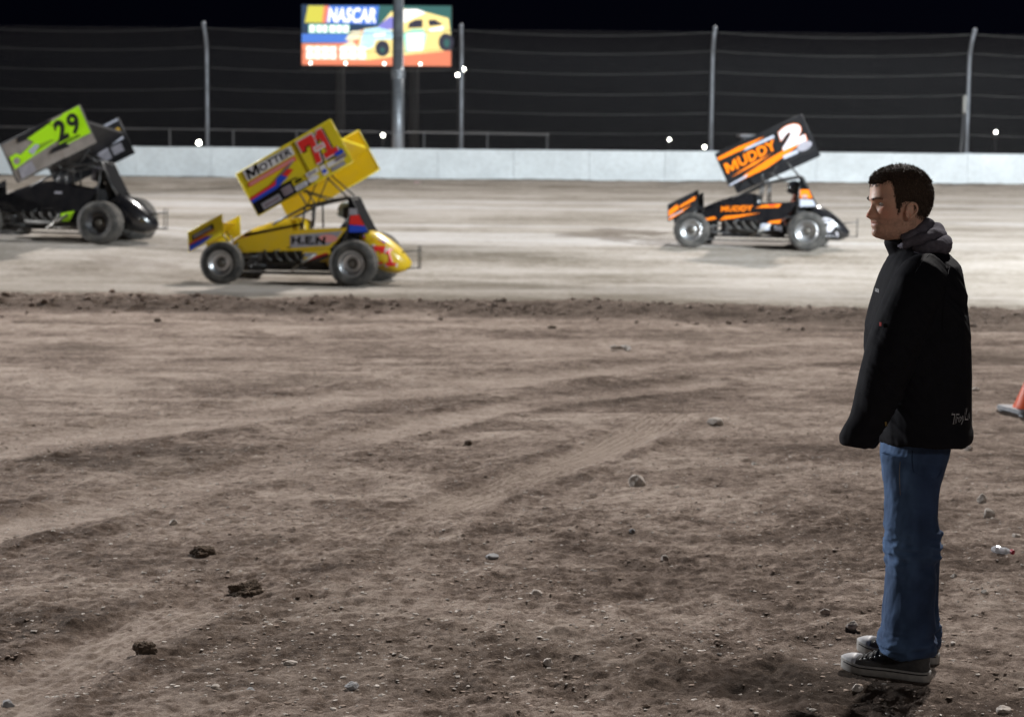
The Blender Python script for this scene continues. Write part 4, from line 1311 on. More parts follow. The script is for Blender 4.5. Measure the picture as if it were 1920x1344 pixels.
ORA = dict(body=c_blk, accent=c_org, rim=m_alu, mats=OM, board=1, farboard=1, foil=1, nboard=1, nfoil=0, cagemat=7, nerf=m_blacktube, edge=1, nose_u=2.72,
           tilt=25.6, wing0=(1.50, 1.20), wingL=1.80, wingH=0.69, near=o_near, far=o_far, side=o_side, lower=o_lower, tail=o_tail, cage=o_cage,
           nose_near=o_nose, roll=0.045)

c_lmdim = mat('decal_faded_lime', (0.25, 0.45, 0.01), 0.5)
c_ylw = mat('decal_ochre', (0.50, 0.30, 0.02), 0.5)
BMT = [c_blk, c_blkw, c_lime, c_tan, c_gry, c_sil, c_lmdim, m_cagepanel, c_ylw, c_dred, c_wht]


def b_near(mb, fr):
    fr.poly(mb, [(.30, .60), (.34, .70), (1.05, .705), (1.0, .62), (.57, .58)], 1, 0.003)
    fr.poly(mb, [(.06, .22), (.06, .45), (.2, .46), (.27, .40), (.58, .50), (.50, .60), (.98, .66), (1.06, .34), (.4, .27)], 2, 0.004)
    fr.poly(mb, [(.42, .33), (.45, .36), (.62, .42), (.9, .40), (.95, .355)], 6, 0.005)
    fr.oval(mb, .09, .275, .13, .12, 3, 0.006, 14)
    fr.poly(mb, [(1.08, .62), (1.28, .705), (1.60, .705), (1.60, .19), (1.05, .20), (1.12, .28)], 2, 0.004)
    fr.poly(mb, [(1.0, .25), (1.0, .67), (1.56, .69), (1.56, .24)], 2, 0.007)
    fr.text(mb, '2', 1.0, .28, .22, .37, 1, 0.05, 0.08, 0.011); fr.text(mb, '9', 1.26, .28, .22, .37, 1, 0.03, 0.08, 0.011)
    fr.rect(mb, 1.10, .225, .30, .03, 1, 0.013)
    fr.poly(mb, [(.75, .18), (.85, .25), (1.1, .26), (1.15, .14)], 1, 0.008)
    fr.poly(mb, [(.1, .02), (.12, .2), (.4, .22), (.42, .03)], 4, 0.004)
    fr.poly(mb, [(.48, .30), (.42, .40), (.60, .45), (.66, .40)], 5, 0.008)


def b_far(mb, fr):
    fr.rect(mb, 1.40, .46, .16, .09, 8, 0.004); fr.rect(mb, 1.18, .40, .2, .06, 9, 0.004); fr.rect(mb, .85, .10, .35, .2, 4, 0.004)
    fr.rect(mb, 1.25, .12, .22, .16, 4, 0.004); fr.rect(mb, 1.3, .32, .25, .05, 5, 0.004); fr.rect(mb, 1.0, .32, .1, .1, 9, 0.004); fr.rect(mb, .72, .05, .1, .2, 5, 0.004)
    fr.rect(mb, .5, .665, 1.1, .045, 5, 0.004)


def b_side(mb, fr):
    fr.rect(mb, 1.12, .37, .14, .035, 4, 0.004)


def b_lower(mb):
    fr = Frame((0.95, 0.385, 0.30), (-1, 0, 0), (0, 0, 1), (0, 1, 0))
    fr.poly(mb, [(.06, .04), (.08, .22), (.33, .27), (.24, .08)], 2, 0.004)


def b_hood(mb, bv):
    pass


BLK = dict(body=c_blk, accent=c_lime, rim=m_rimdark, mats=BMT, board=3, farboard=1, foil=1, nboard=1, nfoil=0, cagemat=7, nerf=m_chrome, edge=1, opencage=True,
           tilt=26.5, wing0=(1.46, 1.04), wingL=1.62, wingH=0.715, near=b_near, far=b_far, side=b_side, lower=b_lower, tail=lambda a, b: None,
           cage=lambda a, b: None, nose_near=lambda mb, fr: fr.poly(mb, [(.25, .13), (.28, .2), (.55, .22), (.57, .17)], 2, 0.004), roll=0.055,
           panel=[(2.13, .66), (1.99, .515), (.94, .563), (.48, .61), (.356, .745), (.20, .945), (.60, 1.0), (1.0, 1.07), (1.4, .99), (1.81, .86), (2.1, .75)])


def place_car(px, py, D, yaw_deg, scale, S, label, dlabel, suit, helm):
    yaw = math.radians(yaw_deg)
    # find the spot on the clay that the near rear wheel touches in the photo
    best = min((abs(P(px, py, d).z - float(track_base(P(px, py, d).x, d))), d) for d in np.arange(24, 42, 0.05))
    scale *= best[1] / D; D = best[1]
    x = P(px, py, D).x
    left = Vector((-math.sin(yaw), -math.cos(yaw), 0))
    near = Vector((x, D, 0))
    root = near - left * 0.72 * scale
    zn = float(track_base(near.x, near.y)); zc = float(track_base(root.x, root.y))
    root.z = zn + 0.005
    car = sprint_car(label, root, yaw, scale, S)
    # the car stands on the banked clay: tilt it to the slope across its track
    far = root - left * 0.8 * scale
    zf = float(track_base(far.x, far.y))
    fwd = Vector((-math.cos(yaw), math.sin(yaw), 0))
    fr_ = near + fwd * 2.24 * scale
    zfr = float(track_base(fr_.x, fr_.y))
    bank = math.atan2(zf - zn, 1.52 * scale) * 0.6; pit = math.atan2(zfr - zn, 2.24 * scale)
    Rm = Matrix.Rotation(math.pi - yaw, 4, 'Z') @ Matrix.Rotation(bank, 4, 'X') @ Matrix.Rotation(-pit, 4, 'Y')
    car.rotation_euler = Rm.to_euler()
    nl = Rm @ Vector((0, 0.72 * scale, 0))
    car.location = near + Vector((0, 0, zn)) - nl
    d = driver(dlabel, car.location, yaw, scale, suit, helm)
    d.rotation_euler = car.rotation_euler
    return car


m_suit = mat('dark_race_suit', (0.02, 0.022, 0.03), 0.8)
m_suitr = mat('dark_suit_red_trim', (0.16, 0.05, 0.03), 0.8, var=0.9, vscale=9)
place_car(663, 538, 29.3, 9.5, 1.0, YEL, 'yellow winged race car numbered 71 in red with a tall tilted yellow top wing',
          'helmeted driver sitting in the yellow race car', m_suit, mat('helmet_pale_blue', (0.25, 0.32, 0.36), 0.25, coat=0.5, var=0.3))
place_car(1512, 471, 35.0, 12.0, 1.0, ORA, 'black winged race car with orange lettering and a white number 2',
          'helmeted driver sitting in the black and orange race car', m_suitr, mat('helmet_black', (0.02, 0.02, 0.025), 0.2, coat=0.5))
place_car(188, 458, 34.0, 9.0, 1.07, BLK, 'black winged race car with lime green and grey wing side and dark wheels',
          'helmeted driver sitting in the black and lime race car', m_suit, mat('helmet_grey', (0.2, 0.2, 0.24), 0.25, coat=0.5))
# ------------------------------------------------------------------ the standing man
PD = G(1690, 1259).y                       # how far off he stands
PO = Vector((P(1688, 1256, PD).x, PD, 0))
man = empty('person', PO)
tag(man, 'young man in a black jacket and blue jeans standing in profile looking left', 'person')


def Q(px, py, dy=0.0):
    "a point of his side view, dy metres behind his middle, in his own axes"
    return P(px, py, PD + dy) - PO


M1 = (Q(1700, 700) - Q(1600, 700)).length / 100.0      # metres per photo pixel on him


def xz(px, py): return Q(px, py)


def ell(cx_, cz, a, b, n=36, pw=2.3, cy=0.0):
    r = []
    for j in range(n):
        t = 2 * math.pi * j / n; c, s = math.cos(t), math.sin(t)
        r.append(Vector((cx_ + a * math.copysign(abs(c) ** (2 / pw), c), cy + b * math.copysign(abs(s) ** (2 / pw), s), cz)))
    return r


def rings_from(levels, n=36, pw=2.3):
    "levels: (py, front px, back px, half depth[, dy])"
    out = []
    for L_ in levels:
        py, f, b, hd = L_[:4]; dy = L_[4] if len(L_) > 4 else 0.0
        A = Q(f, py, dy); B = Q(b, py, dy)
        out.append(ell((A.x + B.x) / 2, (A.z + B.z) / 2, abs(B.x - A.x) / 2, hd, n, pw, dy))
    return out


def displace(V, N, amount): return V + N * np.asarray(amount)[:, None]


def interp(tab, z):
    zs = [t[0] for t in tab]; vs = [t[1] for t in tab]
    return np.interp(z, zs, vs)


# --- head ------------------------------------------------------------
# profile of the face (py, px) from hairline to under the chin; the plain skull front without nose, back, half width
HF = [(306, 1694), (309, 1676), (314, 1662), (322, 1648), (334, 1638), (347, 1634.5), (359, 1634), (368, 1633), (374, 1632), (379, 1634.5), (384, 1637), (392, 1638.5), (400, 1638.5), (406, 1637.5), (411, 1635.5), (416.5, 1633.8), (419, 1635.0), (423, 1634.2), (429, 1636.8), (434, 1635.2), (439, 1635.2), (443, 1638), (446, 1644), (449, 1655), (452, 1668), (460, 1676), (480, 1682), (510, 1686)]
NOSE = [(372, 0), (377, 0.5), (381, 2.5), (386, 5.5), (392, 8.6), (398, 12.2), (403, 15.2), (405.5, 15.4), (408, 11.5), (410, 5.5), (413, 1.5), (416, 0)]
HB = [(306, 1698), (309, 1712), (314, 1722), (322, 1733), (335, 1742.5), (353, 1750), (367, 1751), (383, 1748.5), (399, 1742), (409, 1736), (420, 1734), (440, 1738), (460, 1744), (480, 1750), (510, 1760)]
HW = [(306, .012), (309, .033), (314, .047), (322, .059), (335, .070), (353, .0765), (367, .0785), (383, .0765), (395, .0730), (405, .0695), (415, .066), (425, .0635), (435, .060), (443, .056), (450, .055), (460, .058), (480, .066), (510, .10)]
HY = np.concatenate([np.linspace(306.5, 320, 12), np.linspace(322, 455, 100), np.linspace(458, 510, 14)])
NA = 120
HV = []
for py in HY:
    f = interp(HF, py); b = interp(HB, py); hw = interp(HW, py)
    pe = py + 5.5 * (1 - float(sstep(306, 350, py)))
    A = Q(f, pe); B = Q(b, pe)
    cxm = A.x + (B.x - A.x) * 0.56
    face = float(sstep(372, 404, py) * (1 - sstep(450, 470, py)))
    for j in range(NA):
        t = 2 * math.pi * j / NA; c, s = math.cos(t), math.sin(t)
        pw = 2.25
        ax = (cxm - A.x) if c < 0 else (B.x - cxm)
        x = cxm + ax * math.copysign(abs(c) ** (2 / pw), c)
        y = hw * math.copysign(abs(s) ** (2 / (pw - 0.05)), s)
        fwd = max(0.0, -c)
        # the jaw narrows towards the chin
        y *= 1 - face * 0.34 * fwd ** 1.3 * float(sstep(392, 440, py))
        z = A.z + (B.z - A.z) * (x - A.x) / (B.x - A.x + 1e-9)
        # nose
        nz = interp(NOSE, py) * M1
        sig = 0.0085 + 0.0075 * float(sstep(388, 404, py))
        x -= nz * math.exp(-(abs(y) / sig) ** 2.4) * (1 if c < 0 else 0)
        if c < 0:
            wing = math.exp(-((abs(y) - 0.0145) / 0.006) ** 2) * math.exp(-((py - 404.5) / 3.2) ** 2)
            x -= 0.0065 * wing
            eye = math.exp(-((abs(y) - 0.032) / 0.0135) ** 2) * math.exp(-((py - 382.5) / 5.5) ** 2)
            x += 0.010 * eye
            brow = math.exp(-((abs(y) - 0.030) / 0.020) ** 2) * math.exp(-((py - 373.5) / 3.6) ** 2)
            x -= 0.0035 * brow
            cheek = math.exp(-((abs(y) - 0.043) / 0.016) ** 2) * math.exp(-((py - 395) / 8.0) ** 2)
            x -= 0.0045 * cheek
            mouth = math.exp(-(abs(y) / 0.026) ** 4) * math.exp(-((py - 418.6) / 1.5) ** 2)
            x += 0.0016 * mouth
            fold = math.exp(-((abs(y) - 0.026 - 0.0006 * (py - 405)) / 0.004) ** 2) * math.exp(-((py - 412) / 7) ** 2)
            x += 0.0016 * fold
        HV.append((x, y, z))
n = len(HY)
hd = MB()
faces = []
for i in range(n - 1):
    for j in range(NA):
        a = i * NA + j; b = i * NA + (j + 1) % NA
        faces.append((a, a + NA, b + NA, b))
faces.append(tuple(range(NA))); faces.append(tuple(range(n * NA - 1, (n - 1) * NA - 1, -1)))
# his head is turned a little towards us on the neck
TP = Q(1712, 400)


def turn(v):
    k = 1 - float(sstep(425, 475, CAMPY(v)))
    a = math.radians(11.0) * k; c, s = math.cos(a), math.sin(a)
    x, y = v[0] - TP.x, v[1]
    return Vector((TP.x + x * c - y * s - 4 * M1 * k, x * s + y * c, v[2]))


Z0, Z1 = Q(1700, 300).z, Q(1700, 500).z


def CAMPY(v): return 300 + (v[2] - Z0) / (Z1 - Z0) * 200


HV = [tuple(turn(v)) for v in HV]
HEADV = np.array(HV)
hd.add(HV, faces)
_n0 = len(hd.V)
# ears
for sg in (-1, 1):
    cen = Q(1688.5, 394.0); cen.y = sg * 0.0765
    hx, hz = 0.0185, 0.0255
    pts = []
    for k in range(19):
        a = math.radians(-150 + 300 * k / 18)
        lob = 0.72 if math.sin(a) < -0.4 else 1.0
        x = cen.x + 0.004 + hx * math.cos(a) * lob - 0.006 * math.sin(a) * -1
        z = cen.z + hz * math.sin(a)
        out = 0.010 + 0.010 * max(0, math.cos(a))
        pts.append((x, cen.y + sg * out, z))
    hd.tube(pts, 0.0046, n=8)
    hd.ball((cen.x + 0.003, cen.y + sg * 0.006, cen.z), 1, 0, 8, (0.0165, 0.009, 0.0235))
    hd.ball((cen.x - 0.010, cen.y + sg * 0.009, cen.z - 0.004), 1, 0, 6, (0.0055, 0.006, 0.008))
    hd.tube([(cen.x + 0.010, cen.y + sg * 0.013, cen.z + 0.013), (cen.x + 0.009, cen.y + sg * 0.014, cen.z - 0.003), (cen.x + 0.001, cen.y + sg * 0.013, cen.z - 0.015)], 0.0035, n=6)
for _i in range(_n0, len(hd.V)): hd.V[_i] = tuple(turn(hd.V[_i]))
# body core under the clothes, with arms and hands, so the man is one continuous figure
hd.loft(rings_from([(500, 1680, 1762, .09), (540, 1668, 1782, .15), (620, 1655, 1790, .155), (720, 1665, 1785, .14), (790, 1672, 1774, .12), (830, 1680, 1760, .09)]))


def arm_path(dy, sx=0):
    sh = -1 if dy < 0 else 1
    return [(1738 + sx, 520, sh * .15), (1722 + sx, 560, sh * .205), (1694 + sx, 620, sh * .235), (1668 + sx, 690, sh * .245), (1640 + sx, 765, sh * .245), (1608 + sx, 822, sh * .24)]


for sg in (-1, 1):
    ap = [Q(a, b, c) for a, b, c in arm_path(sg)]
    hd.tube(ap[:5], [.055, .05, .045, .042, .032], n=12)
    wr = Q(1629, 790, sg * .243); kn = Q(1612, 818, sg * .243)
    dirn = (kn - wr).normalized(); sid = Vector((0, 1, 0)); fwdv = dirn.cross(sid).normalized()
    hd.tube([ap[4], wr], [.034, .027], n=12)
    rr = [ell(0, 0, 1, 1, 14)]
    def hp(a, b, c): return wr + dirn * a + fwdv * b + sid * c
    hd.loft([[hp(a, hb * math.cos(2 * math.pi * j / 14), hc * math.sin(2 * math.pi * j / 14)) for j in range(14)] for a, hb, hc in ((-.01, .024, .019), (.012, .032, .016), (.030, .036, .015), (.045, .035, .012))])
    for k, (ln, off) in enumerate(((.040, -.027), (.045, -.009), (.043, .009), (.035, .026))):
        r = .0082
        hd.tube([hp(.035, off, 0), hp(.048, off, -sg * .004), hp(.056, off * .95, sg * .012), hp(.050, off * .9, sg * .026), hp(.050 - ln * .35, off * .9, sg * .030)], [r, r, r * .95, r * .9, r * .8], n=8)
    hd.tube([hp(.008, -.028, 0), hp(.026, -.040, sg * .008), hp(.042, -.036, sg * .018)], [.011, .0095, .008], n=8)
for sg in (-1, 1):
    hd.tube([Q(1712, 800, sg * .070), Q(1710, 880, sg * .080), Q(1706, 1000, sg * .095), Q(1704, 1130, sg * .10), Q(1706, 1225, sg * .10)], [.055, .055, .045, .04, .033], n=12)
V, N, F = remesh(hd, 0.0027, 2, 0.5)
# stubble-dark jaw is a look of the skin itself: a colour attribute
body = np_object('body', V, F, m_skin, man)
pyv = 300 + (V[:, 2] - Z0) / (Z1 - Z0) * 200
xx = V[:, 0] - TP.x + 4 * M1; a_ = -math.radians(11.0)
ux = TP.x + xx * math.cos(a_) - V[:, 1] * math.sin(a_); uy = xx * math.sin(a_) + V[:, 1] * math.cos(a_)
fx = (ux - Q(1633, 400).x) / M1                      # photo pixels behind the front of the face
pe = pyv + 0.0
lips = np.exp(-((pe - 419) / 4.2) ** 4) * np.exp(-(uy / 0.024) ** 4) * (fx < 22)
stub = sstep(404, 414, pe) * (1 - sstep(452, 462, pe)) * (fx < 75) * (1 - np.clip(lips, 0, 1)) * (0.55 + 0.6 * fbm(V[:, 0] / 0.006, V[:, 1] / 0.006, V[:, 2] / 0.006, octaves=3, seed=301)) * (1 - 0.6 * np.exp(-((pe - 428) / 6) ** 2) * (fx > 12))
warm = np.exp(-((pe - 400) / 12) ** 2 - ((np.abs(uy) - 0.045) / 0.02) ** 2) * (fx < 45) + np.exp(-((pe - 403) / 6) ** 2 - (uy / 0.014) ** 2) * (fx < 10)
freck = np.clip(fbm(V[:, 0] / 0.004, V[:, 1] / 0.004, V[:, 2] / 0.004, octaves=2, seed=307) - 0.15, 0, 1)
tc_ = body.data.color_attributes.new('tint', 'FLOAT_COLOR', 'POINT')
tc_.data.foreach_set('color', np.stack([np.clip(lips, 0, 1), np.clip(0.75 * stub + 0.35 * freck, 0, 1), np.clip(warm, 0, 1), np.ones(len(V))], 1).astype(np.float32).ravel())

# eyes
for sg in (-1, 1):
    e = Q(1641.5, 382.5); mbx = MB(); c = turn(Vector((e.x + 0.0122, sg * 0.0315, e.z)))
    mbx.ball(c, 0.0108, 0, 12)
    ir = c + Vector((-0.0080, -0.001, -0.0005)); mbx.ball(ir, 1, 1, 8, (0.0032, 0.0055, 0.0055))
    mbx.build('eye', [mat('eye_white', (0.36, 0.32, 0.30), 0.3), mat('iris_dark', (0.03, 0.02, 0.015), 0.15)], man)

# --- hair ------------------------------------------------------------
m_hair = mat('short_brown_hair', (0.050, 0.032, 0.022), 0.6, var=0.45, vscale=190, bump=0.6, bscale=260, spec=0.35)
# hairline: for each direction round the head (front 0 .. back 1) the lowest py that is hair
HL = [(0.0, 347), (0.10, 346), (0.18, 342), (0.20, 339), (0.235, 341), (0.265, 353), (0.29, 374), (0.31, 397), (0.342, 399), (0.365, 386), (0.40, 379), (0.46, 377), (0.51, 380), (0.55, 388), (0.59, 402), (0.80, 408), (1.0, 410)]
grid = HEADV.reshape(len(HY), NA, 3)
ctr = np.array([Q(1695, 370).x, 0, Q(1695, 370).z])
def unturn(v):
    a = -math.radians(11.0); c, s = math.cos(a), math.sin(a); x, y = v[0] - TP.x + 4 * M1, v[1]
    return (TP.x + x * c - y * s, x * s + y * c)


hv = []; keep = np.zeros((len(HY), NA), bool)
for i, py in enumerate(HY):
    for j in range(NA):
        p = grid[i, j]
        pu = unturn(p); t = abs(math.atan2(pu[1], -(pu[0] - ctr[0]))) / math.pi       # 0 front .. 1 back
        lim = np.interp(t, [a for a, b in HL], [b for a, b in HL]) + 2.2 * float(vnoise(np.array([p[1] * 160]), np.array([p[0] * 160]), seed=7)[0])
        keep[i, j] = py < lim and py < 412
        k = np.clip((lim - py) / 16, 0, 1)
        d = (p - ctr); d = d / np.linalg.norm(d)
        th = 0.001 + 0.0030 * k + 0.0035 * (1 - float(sstep(312, 345, py))) * max(0.0, 1 - 2.2 * t)
        th *= 0.9 + 0.35 * float(fbm(np.array([p[0] * 130]), np.array([p[1] * 130]), np.array([p[2] * 130]), octaves=3, seed=31)[0])
        hv.append(p + d * th)
hv = np.array(hv); fs = []
hm = MB()
for i in range(len(HY) - 1):
    for j in range(NA):
        j2 = (j + 1) % NA
        if keep[i, j] and keep[i + 1, j] and keep[i, j2] and keep[i + 1, j2]:
            fs.append((i * NA + j, (i + 1) * NA + j, (i + 1) * NA + j2, i * NA + j2))
fs.append(tuple(range(NA)))
hm.add(hv, fs, 0, True)
# thousands of short strands
kk = np.argwhere(keep)
wts = np.array([np.hypot(*(grid[i, j][:2] - ctr[:2])) for i, j in kk]) + 0.01
dz = np.gradient(grid[:, 0, 2]); wts = wts * np.abs(dz[kk[:, 0]] + 1e-4); wts /= wts.sum()
sel = RNG.choice(len(kk), 15000, p=wts)
up = np.array([0, 0, 1.0])
for q in sel:
    i, j = kk[q]
    p = hv[i * NA + j] + RNG.normal(0, 0.0013, 3)
    d = grid[i, j] - ctr; d = d / np.linalg.norm(d)
    flow = np.array([-0.55, 0, 0.35]) if HY[i] < 345 else np.array([0.15, 0, -0.9])
    g = d * (0.55 + 0.5 * RNG.random()) + flow * 0.8 + RNG.normal(0, 0.28, 3)
    if HY[i] > 345: g = d * 0.22 + flow + RNG.normal(0, 0.2, 3)
    g /= np.linalg.norm(g)
    ln = (0.004 + 0.008 * RNG.random()) * (1.0 if HY[i] < 350 else 0.75)
    sd_ = np.cross(g, RNG.normal(0, 1, 3)); sd_ /= np.linalg.norm(sd_) + 1e-9
    wd = 0.0009
    hm.add([p - sd_ * wd - d * 0.002, p + sd_ * wd - d * 0.002, p + g * ln], [(0, 1, 2)], 1 if RNG.random() < 0.4 else 0, False)
# loose strands that break up the hairline
edge = np.argwhere(~keep)
for i, j in edge:
    py = HY[i]
    if py > 412: continue
    pu = unturn(grid[i, j]); t = abs(math.atan2(pu[1], -(pu[0] - ctr[0]))) / math.pi
    lim = np.interp(t, [a for a, b in HL], [b for a, b in HL])
    ov = py - lim
    if ov < 0 or ov > 9 or (t < 0.2 and ov > 3): continue
    if 0.36 < t < 0.56 and ov > 2: continue
    for q in range(3 if RNG.random() < (1 - ov / 9) ** 1.5 else 0):
        d = grid[i, j] - ctr; d = d / np.linalg.norm(d)
        p = grid[i, j] + RNG.normal(0, 0.0012, 3) * (1 - np.abs(d)) + d * 0.0006
        g = np.array([0.1, 0, -0.9]) + RNG.normal(0, 0.25, 3) + d * 0.15
        g /= np.linalg.norm(g); sd_ = np.cross(g, d); sd_ /= np.linalg.norm(sd_) + 1e-9
        hm.add([p - sd_ * 0.0005, p + sd_ * 0.0005, p + g * 0.0055], [(0, 1, 2)], 0, False)
# eyebrows
for sg in (-1, 1):
    for k in range(240):
        u = RNG.random(); y = sg * (0.012 + 0.040 * u)
        py = 375.0 - 3.0 * math.sin(u * 2.2) + RNG.normal(0, 0.9)
        ii = int(np.argmin(np.abs(HY - py)))
        row = grid[ii]; cand = np.where(row[:, 0] < ctr[0])[0]; uy = np.array([unturn(row[c_])[1] for c_ in cand]); jj = cand[np.argmin(np.abs(uy - y))]
        p = row[jj] + np.array([-0.0012, 0, 0])
        g = np.array([-0.25, sg * 0.8, 0.35]) + RNG.normal(0, 0.25, 3); g /= np.linalg.norm(g)
        hm.add([p + np.array([0, 0, -0.0008]), p + np.array([0, 0, 0.0008]), p + g * 0.007], [(0, 1, 2)], 0)
hair = hm.build('hair', [m_hair, mat('hair_light_strands', (0.115, 0.082, 0.062), 0.55, var=0.3, vscale=90)], man)

# --- jacket ----------------------------------------------------------
m_jacket = mat('black_softshell', (0.0085, 0.0085, 0.0118), 0.8, var=0.15, vscale=30, bump=0.12, bscale=420, spec=0.09)
jk = MB()
jk.loft(rings_from([(466, 1682, 1768, .085), (474, 1675, 1776, .115), (484, 1668, 1785, .150), (497, 1662, 1794, .185), (515, 1655, 1797, .205), (540, 1646, 1801, .218), (575, 1637, 1806, .225),
                    (610, 1630, 1809, .23), (650, 1629, 1811.5, .233), (697, 1632, 1813, .235), (752, 1635, 1812.5, .236), (788, 1637, 1812, .236), (804, 1637, 1815, .238), (815, 1638, 1815, .236), (823, 1642, 1811, .232)], 48, 2.6))
for sg in (-1, 1):
    sx = 0 if sg < 0 else 10
    pp = [(1742, 506, .135, .070), (1731, 520, .165, .083), (1716, 548, .195, .089), (1696, 592, .222, .089), (1677, 640, .238, .086), (1661, 690, .246, .080), (1647, 735, .248, .074), (1634, 772, .246, .066), (1623, 796, .245, .060), (1612, 815, .244, .060), (1604, 828, .243, .058), (1602.5, 836, .243, .050)]
    jk.tube([Q(a + sx, b, sg * c) for a, b, c, r in pp], [r for a, b, c, r in pp], n=28)
# stand collar
col = []
for (pyf, fx, pyb, bx, hdp) in ((482, 1671, 470, 1772, .098), (470, 1665, 456, 1766, .088), (458, 1659, 444, 1758, .083), (449, 1658, 436, 1752, .081), (449, 1664, 436, 1748, .074), (462, 1668, 446, 1750, .075)):
    A = Q(fx, pyf); B = Q(bx, pyb); r = []
    for j in range(48):
        t = 2 * math.pi * j / 48; c, s = math.cos(t), math.sin(t)
        k = (c + 1) / 2
        pinch = 1 - 0.35 * max(0, -c) ** 3
        r.append(Vector((A.x + (B.x - A.x) * k, hdp * s * pinch, A.z + (B.z - A.z) * k)))
    col.append(r)
jk.loft(col, cap=True)
V, N, F = remesh(jk, 0.0052, 4, 0.5)
zt = np.array([Q(1700, y).z for y in (470, 838)])
hgt = (V[:, 2] - zt[1]) / (zt[0] - zt[1])
# cloth: long soft folds on the back, diagonal drags at elbow and armpit, creases by the cuff
fold = 0.0065 * fbm(V[:, 0] / 0.075, V[:, 1] / 0.075, V[:, 2] / 0.34, octaves=3, seed=201)
diag = fbm((V[:, 0] * 0.75 + V[:, 2] * 0.65) / 0.038, V[:, 1] / 0.14, (V[:, 2] * 0.75 - V[:, 0] * 0.65) / 0.22, octaves=3, seed=207)
ridge = (1 - np.abs(diag) * 2.4)
elb = np.exp(-((V[:, 0] - Q(1662, 700).x) / 0.10) ** 2 - ((V[:, 2] - Q(1662, 700).z) / 0.16) ** 2)
arm = np.exp(-((V[:, 0] - Q(1770, 545).x) / 0.10) ** 2 - ((V[:, 2] - Q(1770, 560).z) / 0.13) ** 2)
cuff = np.exp(-((V[:, 0] - Q(1615, 805).x) / 0.07) ** 2 - ((V[:, 2] - Q(1615, 800).z) / 0.07) ** 2)
hem = np.exp(-((hgt - 0.02) / 0.05) ** 2)
crk = fbm(V[:, 0] / 0.09, V[:, 1] / 0.09, V[:, 2] / 0.022, octaves=3, seed=215)
V2 = displace(V, N, fold + 0.011 * ridge * np.clip(elb + 0.8 * arm, 0, 1) + 0.008 * crk * cuff + 0.003 * fbm(V[:, 0] / 0.02, V[:, 1] / 0.02, V[:, 2] / 0.05, octaves=2, seed=219) * hem)
jacket = np_object('jacket', V2, F, m_jacket, man)
jb = BVHTree.FromPolygons([tuple(v) for v in V2], [tuple(f) for f in F])


def stick(px, py, off=0.0015):
    "the point of the jacket's near side behind photo point px,py"
    o = cam.location - PO if False else Vector((0, 0, CAM_H)) - PO
    d = ray(px, py).normalized()
    h, nn, i, dist = jb.ray_cast(o, d)
    return (h + nn * off) if h is not None else None


# lettering at the back hem and small marks
m_letter = mat('grey_stitched_lettering', (0.42, 0.42, 0.44), 0.7)
lm = MB()
for bold, m, off in ((0.035, 0, 0.0022), (-0.008, 1, 0.0034)):
    for txt, x0_, y0_, w_, h_, rise in (('T', 1781, 795, 14, 22, 0), ('roy', 1790, 798, 17, 17, -6), ('L', 1805, 790, 9, 25, 0), ('ee', 1812, 787, 15, 14, -5)):
        v, f, _ = text2d(txt, bold)
        sc_ = 1.0
        pts = []
        okk = True
        for a, b in v:
            X = x0_ + a * w_ + b * h_ * 0.16; Y = y0_ - b * h_ + a * rise * 0.6
            q = stick(min(X, 1817), Y, off)
            if q is None: okk = False; q = Vector((0, 0, -1))
            pts.append(q)
        f2 = [t for t in f if all(pts[i].z > -0.5 for i in t)]
        lm.add(pts, f2, m)
lt = lm.build('lettering', [m_letter, m_jacket], jacket)


def patch(name, pts, material, off=0.003, thick=True):
    q = [stick(a, b, off) for a, b in pts]
    q = [p for p in q if p is not None]
    if len(q) < 3: return
    mb = MB(); c = sum(q, Vector()) / len(q)
    mb.slab(q, 0.002)
    mb.fixn = True
    mb.build(name, material, jacket)


patch('zipper_pull', [(1650, 605), (1654, 605), (1654, 612), (1650, 612)], mat('zip_red', (0.45, 0.03, 0.03), 0.5))
patch('pocket_zip', [(1657.5, 790), (1661, 789), (1662, 797), (1658, 797)], mat('zip_brass', (0.30, 0.22, 0.08), 0.4, 0.6))
patch('snap_button', [(1688, 463), (1690, 462), (1691, 464.5), (1689, 465.5)], mat('snap_metal', (0.5, 0.5, 0.55), 0.3, 0.8))
v, f, _ = text2d('LEE', 0.02)
lm = MB(); pts = []
for a, b in v:
    q = stick(1642 + a * 7, 546 - b * 6 + a * 3, 0.002); pts.append(q if q is not None else Vector((0, 0, -1)))
lm.add(pts, [t for t in f if all(pts[i].z > -0.5 for i in t)])
lm.build('chest_logo', m_letter, jacket)
# seam of the sleeve head and of the yoke: a thin raised line
for line in ([(1742, 478), (1728, 492), (1716, 512), (1706, 535)], [(1780, 500), (1772, 540), (1768, 590), (1766, 640)]):
    q = [stick(a, b, 0.0005) for a, b in line]
    if all(p is not None for p in q):
        mb = MB(); mb.tube(q, 0.0016, n=6); mb.build('seam', m_jacket, jacket)

# --- hood of the sweatshirt under it ---------------------------------------
m_hood = mat('grey_violet_sweatshirt', (0.105, 0.098, 0.122), 0.95, var=0.25, vscale=60, bump=0.15, bscale=300, spec=0.15)
hb = MB()


def ringpath(cf, cb, hd_, lift, n=26, span=150):
    "U round the back of the neck from one side of the throat to the other"
    A = Q(*cf); B = Q(*cb); out = []
    for i in range(n):
        t = math.radians(-span + 2 * span * i / (n - 1)); c, s = math.cos(t), math.sin(t); k = (c + 1) / 2
        out.append(Vector((A.x + (B.x - A.x) * k, hd_ * s, A.z + (B.z - A.z) * k + lift * (1 - abs(s)) * 0)))
    return out


